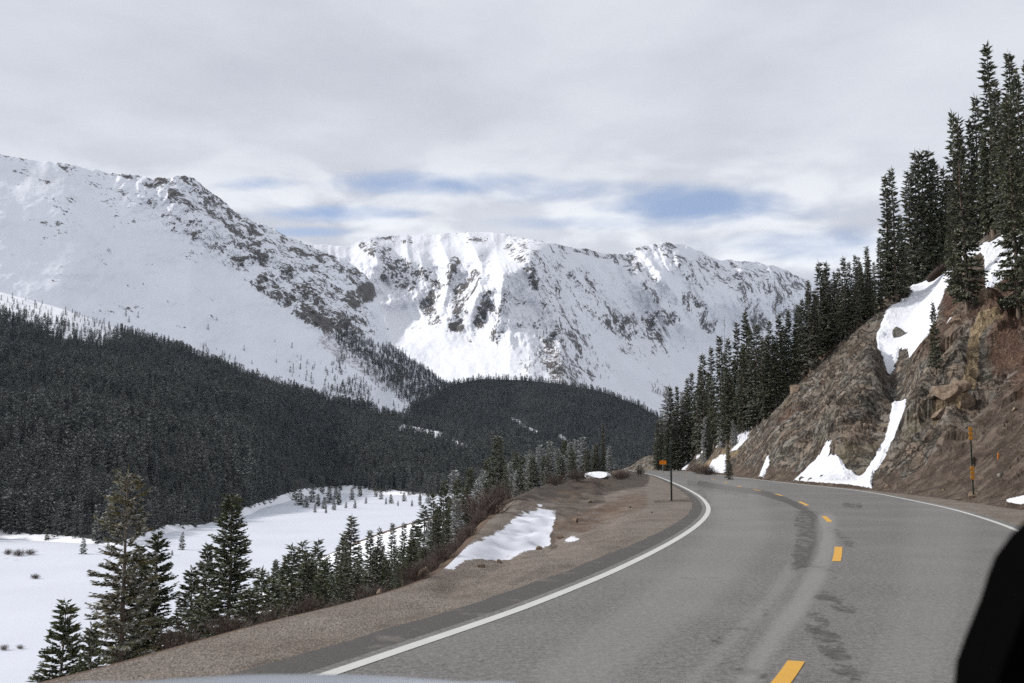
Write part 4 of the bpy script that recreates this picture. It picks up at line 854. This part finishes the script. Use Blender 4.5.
boulder(812, 368, .9, 5, 'grey slab leaning among trees at the edge of the stand'); boulder(796, 392, .8, 0, 'tan block at the foot of the frosted clump'); boulder(955, 325, .6, 2, 'rusty block beside the thin snow strip')
g_ = random.Random(3)
for i in range(26):
    boulder(g_.uniform(740, 1015), g_.uniform(478, 497) if i < 14 else g_.uniform(380, 480), g_.uniform(.12, .35), g_.randrange(8), 'loose stone lying at the toe of the cut slope' if i < 14 else 'loose stone resting part way up the cut slope', 'stones at the slope toe' if i < 14 else 'stones on the cut slope')
for x, y, s in [(575, 515, .16), (630, 507, .07), (652, 512, .05), (560, 528, .12), (600, 512, .1), (425, 572, .13), (452, 564, .14), (500, 552, .1), (540, 538, .12), (380, 590, .06), (590, 500, .12), (480, 562, .1)]:
    q = gp(x, y); o = link('stone', RM[g_.randrange(4)], None, None, (float(q[0]), float(q[1]), float(H(float(q[0]), float(q[1]))[0]) + s * .3)); o.scale = (s, s, s * .8); o.rotation_euler = [g_.uniform(0, 6) for _ in range(3)]
    tag(o, 'small reddish stone lying on the gravel shelf', 'stone', 'stones on the gravel shelf')
# snow-capped rock at the lip behind the bend
q = gp(600, 480); M_SNOW, t, B = mat('snow', (.82, .83, .86), .7); n = t.noise(t.pos(), 4, 5); t.put(B['Normal'], t.bump(n, .5, .1))
e = empty('snowy_rock', (float(q[0]), float(q[1]), float(H(float(q[0]), float(q[1]))[0]))); tag(e, 'white snow-capped rock at the end of the dirt mound before the dark spruce', 'rock')
o = link('rock', RM[5], None, e); o.scale = (1.5, 1.0, .45); o = link('snow_cap', RM[2].copy(), None, e, (-.15, -.15, .14)); o.data.materials[0] = M_SNOW; o.scale = (1.5, 1.05, .5)
# fallen log
M_LOG, t, B = mat('dead_wood', rough=.9); n = t.noise(t.scale(t.pos(), (2, 2, 8)), 2, 5, .7); t.put(B['Base Color'], t.mix(n, (.022, .017, .014), (.065, .045, .035)))
a = hit(930, 280); b_ = at(960, 260, a[1] + 1.5); b = [float(v) for v in b_]; b[2] -= .3; a = (a[0], a[1], float(at(930, 279, a[1])[2]) - .35)
A = Vector((a[0], a[1], a[2] + .35)); Bv = Vector((b[0], b[1], b[2] + .55))
e = empty('fallen_log', A); tag(e, 'dark fallen log lying across the upper snow patch under the big spruce', 'log'); d = Bv - A
mb = MB(); mb.tube([d * f + Vector((0, 0, .12 * math.sin(f * 5))) for f in (-.05, .05, .3, .6, 1.0)], [.22, .36, .42, .36, .28], 12); mb.build('log_trunk', M_LOG, e, True)
for f, q_ in ((.2, 1), (.35, -1), (.55, 1), (.7, -.6)):
    c = d * f; mb = MB(); mb.tube([c, c + Vector((.3 * q_, -.4, .5)), c + Vector((.5 * q_, -.6, .9 * abs(q_)))], [.09, .06, .025], 6); mb.build('branch_stub', M_LOG, e, True)

# roadside posts
M_POST, t, B = mat('weathered_green_steel', rough=.6, metal=.3); t.put(B['Base Color'], t.mix(t.noise(t.pos(), 8, 4), (.035, .045, .038), (.075, .085, .07)))
M_ORNG, t, B = mat('orange_sign_sheeting', rough=.45); t.put(B['Base Color'], t.mix(t.noise(t.pos(), 6, 4), (.80, .24, .015), (.66, .18, .012)))
M_AMB, t, B = mat('amber_reflector', rough=.3, spec=.5); t.put(B['Base Color'], t.mix(t.noise(t.pos(), 25, 3), (.58, .26, .03), (.46, .19, .02)))
M_GALV, t, B = mat('galvanised_steel', rough=.5, metal=.5); t.put(B['Base Color'], t.mix(t.noise(t.pos(), 12, 4), (.20, .20, .19), (.30, .30, .29)))
def gpost(x, y, name):
    q = gp(x, y); X, Y = float(q[0]), float(q[1]); return empty(name, (X, Y, float(H(X, Y)[0]))), Y
def uchannel(mb, h, w=.06, dpt=.03):
    mb.box((0, 0, h / 2 - .2), (w, .008, h + .4)); mb.box((-w / 2, -dpt / 2, h / 2 - .2), (.008, dpt, h + .4)); mb.box((w / 2, -dpt / 2, h / 2 - .2), (.008, dpt, h + .4))
e, Y = gpost(671.5, 500, 'delineator_post'); tag(e, 'tall thin dark green snow pole standing on the gravel inside the bend', 'marker post')
mb = MB(); uchannel(mb, 2.5, .065, .035); mb.build('post', M_POST, e); mb = MB(); mb.box((0, -.03, 2.36), (.09, .012, .26), .004); mb.build('marker_plate', M_POST, e)
mb = MB(); mb.tube([(0, -.046, 2.42), (0, -.038, 2.42)], .028, 12); mb.build('reflector', M_GALV, e)
for i, (x, lab) in enumerate([(638.3, 'left one of the two thin short posts beyond the bend'), (641, 'right one of the two thin short posts beyond the bend')]):
    e, Y = gpost(x, 476.5, 'delineator_post'); tag(e, lab, 'marker post', 'thin posts beyond the bend'); mb = MB(); uchannel(mb, 1.15, .06); mb.build('post', M_POST, e); mb = MB(); mb.box((0, -.04, 1.08), (.09, .012, .12), .004); mb.build('marker_plate', M_GALV, e)
q = hit(973.5, 498.5); e = empty('reflector_post', (q[0], q[1], q[2] - .05), R(-12)); tag(e, 'dark post with two clusters of three amber reflectors at the foot of the rock slope', 'marker post')
hp = 72 * q[1] / F; mb = MB(); uchannel(mb, hp, .05, .03); mb.build('post', M_POST, e)
for zc_ in [499 - v for v in (429.5, 434, 438.5, 468.5, 473, 477.5)]:
    z = zc_ * q[1] / F; mb = MB(); mb.tube([(0, -.055, z), (0, -.034, z)], [.082, .088], 16); rf = mb.build('reflector', M_AMB, e); mb = MB(); mb.tube([(0, -.034, z), (0, -.031, z)], .094, 16); mb.build('rim', M_GALV, rf)
# orange warning board beside the far bend
X, Y = float(at(663, 470, 126)[0]), 126.0; e = empty('warning_sign', (X, Y, float(H(X, Y)[0])), 0); tag(e, 'orange warning board on a post at the far bend', 'road sign')
zs_ = float(at(663, 462.5, 126)[2]) - e.location.z
mb = MB(); mb.box((0, .03, (zs_ + .3) / 2), (.07, .05, zs_ + .3), .01); mb.build('post', M_GALV, e)
mb = MB(); mb.box((0, 0, zs_), (.82, .012, .46), .004); mb.build('panel', M_ORNG, e)
q = hit(998, 459.5); e = link('survey_stake', MB().box((0, 0, .08), (.05, .03, .36), .006).mesh('survey_stake'), M_ORNG, None, (q[0], q[1], q[2])); e.rotation_euler = (0, R(6), 0); tag(e, 'tiny orange stake stuck in the bare soil right of the reflector post', 'stake')

# ------------------------------------------------------------------ the open vehicle the picture is taken from
M_SILV, t, B = mat('silver_paint', (.42, .44, .47), .28, .5, .6); t.put(B['Base Color'], t.mix(t.noise(t.pos(), 300, 2), (.38, .40, .43), (.48, .50, .53)))
M_BLK, t, B = mat('black_plastic', (.002, .002, .002), .9, 0.0); t.put(B['Normal'], t.bump(t.noise(t.pos(), 400, 2), .2, .001))
M_GLS, t, B = mat('mirror_glass', (.6, .6, .62), .05, .5, 1)
M_RUB, t, B = mat('tyre_rubber', (.02, .02, .02), .9); t.put(B['Normal'], t.bump(t.noise(t.pos(), 60, 3), .4, .005))
car = empty('car', (-.45, .2, 0)); tag(car, 'silver car in the foreground, only its blurred bonnet edge and black wing mirror in view', 'car')
nx, ny = 33, 25; u = np.linspace(-1, 1, nx)[None, :]; v = np.linspace(0, 1, ny)[:, None]
Xb = u * (.88 - .12 * v ** 3) * np.ones((ny, 1)); Yb = 1.05 + v * 1.22 - .10 * (u ** 2) * v; Zb = 1.321 + .02 * (1 - (v - .3) ** 2) - .03 * u ** 4 - .055 * u ** 2 - .12 * sstep(.82, 1.0, v) ** 2 - .045 * v + .012 * np.exp(-((np.abs(u) - .55) / .06) ** 2)
bon = link('bonnet', grid_mesh('bonnet', Xb, Yb, Zb, True), M_SILV, car); sm = bon.modifiers.new('thick', 'SOLIDIFY'); sm.thickness = .03; sm.offset = -1
mb = MB(); mb.box((0, -.1, .80), (1.76, 2.2, .62), .10); mb.box((0, 1.6, .78), (1.72, 1.1, .60), .12); mb.box((0, -.05, 1.13), (1.7, 1.9, .10), .04); mb.build('body', M_SILV, car)
mb = MB(); mb.box((0, 2.22, .55), (1.74, .22, .30), .08); mb.box((0, 2.2, .86), (1.1, .1, .16), .03); mb.build('front_bumper', M_BLK, car)
for sx in (-.82, .82):
    for sy in (1.55, -1.0):
        w = MB(); w.tube([(sx - .11, sy, .36), (sx - .09, sy, .36), (sx + .09, sy, .36), (sx + .11, sy, .36)], [.32, .36, .36, .32], 28); wo = w.build('wheel', M_RUB, car, True)
        w = MB(); w.tube([(sx - .12, sy, .36), (sx + .12, sy, .36)], [.2, .2], 20); w.build('rim', M_GALV, wo)
# wing mirror: housing outline leaning outwards, on its arm
mir = empty('x', (0, 0, 0)); bpy.data.objects.remove(mir)
def loc_(x, y, Y): a = at(x + 34, y + 18, Y); return (float(a[0]) + .45, Y - .2, float(a[2]))
out = [loc_(1030, 507, .9), loc_(1016, 520, .9), loc_(1006, 545, .9), loc_(992, 590, .9), loc_(968, 650, .9), loc_(953, 692, .9), loc_(950, 730, .9), loc_(962, 760, .9), (.98, .7, 1.44), (1.04, .7, 1.50), (1.06, .7, 1.62), (1.03, .7, 1.70), (.97, .7, 1.725)]
b = bmesh.new(); f1 = [b.verts.new((x, y - .0, z)) for x, y, z in out]; cxm = sum(p_[0] for p_ in out) / len(out); czm = sum(p_[2] for p_ in out) / len(out)
f2 = [b.verts.new((cxm + (x - cxm) * .985, y + .07, czm + (z - czm) * .985)) for x, y, z in out]; f3 = [b.verts.new((cxm + (x - cxm) * .7, y + .12, czm + (z - czm) * .7)) for x, y, z in out]
n_ = len(out)
for A_, B_ in ((f1, f2), (f2, f3)):
    for k in range(n_): b.faces.new((A_[k], A_[(k + 1) % n_], B_[(k + 1) % n_], B_[k]))
b.faces.new(f1[::-1]); b.faces.new(f3); bmesh.ops.recalc_face_normals(b, faces=b.faces[:]); me = bpy.data.meshes.new('wing_mirror'); b.to_mesh(me); b.free()
wm = link('wing_mirror', me, M_BLK, car)
mb = MB(); mb.tube([(.84, .72, 1.12), (.88, .73, 1.28), (.93, .75, 1.48)], [.035, .03, .035], 10); mb.build('arm', M_BLK, wm, True)

# ------------------------------------------------------------------ light, sky, camera
SUN_AZ = R(-78); SUN_EL = R(31)                     # azimuth from the view direction, negative to the left
sd = Vector((math.sin(SUN_AZ) * math.cos(SUN_EL), math.cos(SUN_AZ) * math.cos(SUN_EL), math.sin(SUN_EL)))
ld = bpy.data.lights.new('sun', 'SUN'); ld.energy = 3.5; ld.angle = R(4); ld.color = (1, .965, .92)
lo = bpy.data.objects.new('sun', ld); COL.objects.link(lo); lo.rotation_euler = (-sd).to_track_quat('-Z', 'Y').to_euler(); lo.location = (0, 0, 60)
w = bpy.data.worlds.new('World'); SC.world = w; w.use_nodes = True
t = NT(w); bg = t.n['Background']
sky = t.new('ShaderNodeTexSky', sky_type='NISHITA'); sky.sun_disc = False; sky.sun_elevation = SUN_EL; sky.sun_rotation = SUN_AZ; sky.altitude = 3400; sky.air_density = 1; sky.dust_density = .6
co = t.new('ShaderNodeTexCoord').outputs['Generated']; sx = t.new('ShaderNodeSeparateXYZ'); t.put(sx.inputs[0], co)
X_, Y_, Z_ = sx.outputs; zz = t.m('MAXIMUM', Z_, .04)
cmb = t.new('ShaderNodeCombineXYZ'); t.put(cmb.inputs[0], t.m('DIVIDE', X_, zz)); t.put(cmb.inputs[1], t.m('DIVIDE', Y_, zz)); pv = cmb.outputs[0]
c2_ = t.new('ShaderNodeCombineXYZ'); t.put(c2_.inputs[0], t.m('MULTIPLY', X_, 2.3)); t.put(c2_.inputs[1], t.m('MULTIPLY', Z_, 5.5)); dv = c2_.outputs[0]
nb = t.noise(dv, 1.9, 6, .55, .3); nb2 = t.noise(t.scale(dv, (1, 1.1, 1)), 4.2, 4, .5, .3); nl = t.noise(dv, .55, 3, .45, .3); nd_ = t.noise(co, 3.2, 5, .6)
el = t.m('DIVIDE', Z_, Y_)                          # tangent of the elevation ahead
az = t.m('DIVIDE', X_, t.m('MAXIMUM', Y_, .05))
gapf = None
for (gx, gy, gw, gh, ga) in [(250, 184, 52, 9, 1.0), (330, 213, 85, 9, 1.0), (300, 232, 55, 5, .7), (440, 184, 130, 13, .95), (560, 190, 90, 13, .7), (705, 208, 125, 20, 1.0), (820, 245, 100, 18, .8), (620, 222, 90, 8, .6), (1100, 190, 120, 16, .8), (-100, 200, 90, 14, .8)]:
    q0 = at(gx, gy, 1.0); ax_, ez_ = float(q0[0]), float(q0[2]) - CH
    u_ = t.m('DIVIDE', t.m('SUBTRACT', az, ax_), gw / F); v_ = t.m('DIVIDE', t.m('SUBTRACT', el, ez_), gh / F)
    r_ = t.m('ADD', t.m('POWER', t.m('ABSOLUTE', u_), 2.0), t.m('POWER', t.m('ABSOLUTE', v_), 2.0))
    r_ = t.m('MULTIPLY', t.ramp(t.m('ADD', r_, t.m('MULTIPLY', t.m('SUBTRACT', t.m('ADD', t.m('MULTIPLY', nb2, .6), t.m('MULTIPLY', nb, .5)), .52), 7.5)), 1.9, -.4), ga)
    gapf = r_ if gapf is None else t.m('MAXIMUM', gapf, r_)
high = t.m('MULTIPLY', t.ramp(nl, .75, .9), .2)
blue = t.m('MAXIMUM', gapf, high)
blue = t.m('MULTIPLY', blue, t.ramp(Y_, -.1, .25))
g1 = t.ramp(t.m('ADD', t.m('MULTIPLY', nl, .6), t.m('MULTIPLY', t.noise(dv, 1.6, 5, .55), .4)), .36, .64)
cloud = t.mix(g1, (5.3, 5.55, 6.3), (7.5, 7.75, 8.3))
lowc = t.ramp(el, .36, .20); cloud = t.mix(t.m('MULTIPLY', lowc, t.ramp(nb2, .40, .62)), cloud, (9.2, 9.4, 9.8))
skyc = t.mix(1.0, sky.outputs[0], (1.25, 1.25, 1.35), 'MULTIPLY')
skyc = t.mix(.30, skyc, (5.6, 6.6, 8.4))
t.put(bg.inputs[0], t.mix(t.m('SUBTRACT', 1.0, t.m('MULTIPLY', blue, .95)), skyc, cloud)); bg.inputs[1].default_value = .096

hz = MB().box((200, 4200, 700), (14000, 9600, 1522)).mesh('haze'); M_HAZE = bpy.data.materials.new('haze_air'); M_HAZE.use_nodes = True
t = NT(M_HAZE); t.n.remove(t.n['Principled BSDF']); pvn = t.new('ShaderNodeVolumePrincipled'); pvn.inputs['Color'].default_value = (.66, .80, 1, 1); pvn.inputs['Density'].default_value = .000016; pvn.inputs['Anisotropy'].default_value = .2
t.l.new(pvn.outputs[0], t.n['Material Output'].inputs['Volume']); o = link('haze', hz, M_HAZE); o['kind'] = 'stuff'; o['label'] = 'thin cold mountain air softening the far slopes'

cd = bpy.data.cameras.new('camera'); cam = bpy.data.objects.new('camera', cd); COL.objects.link(cam); SC.camera = cam
cam.location = (0, 0, CH); cam.rotation_euler = (R(90) + PIT, 0, 0); cd.sensor_width = 36; cd.lens = F / 1024 * 36; cd.clip_start = .05; cd.clip_end = 30000
cd.dof.use_dof = True; cd.dof.focus_distance = 70; cd.dof.aperture_fstop = 4.8
vs = SC.view_settings; vs.view_transform = 'Standard'; vs.look = 'None'; vs.exposure = 0.10; vs.gamma = 1
SC.cycles.max_bounces = 6; SC.cycles.diffuse_bounces = 3
try: SC.cycles.use_denoising = False
except Exception: pass
print('trees', NT_, 'forest', len(P1), len(P2), len(P3), len(P4))
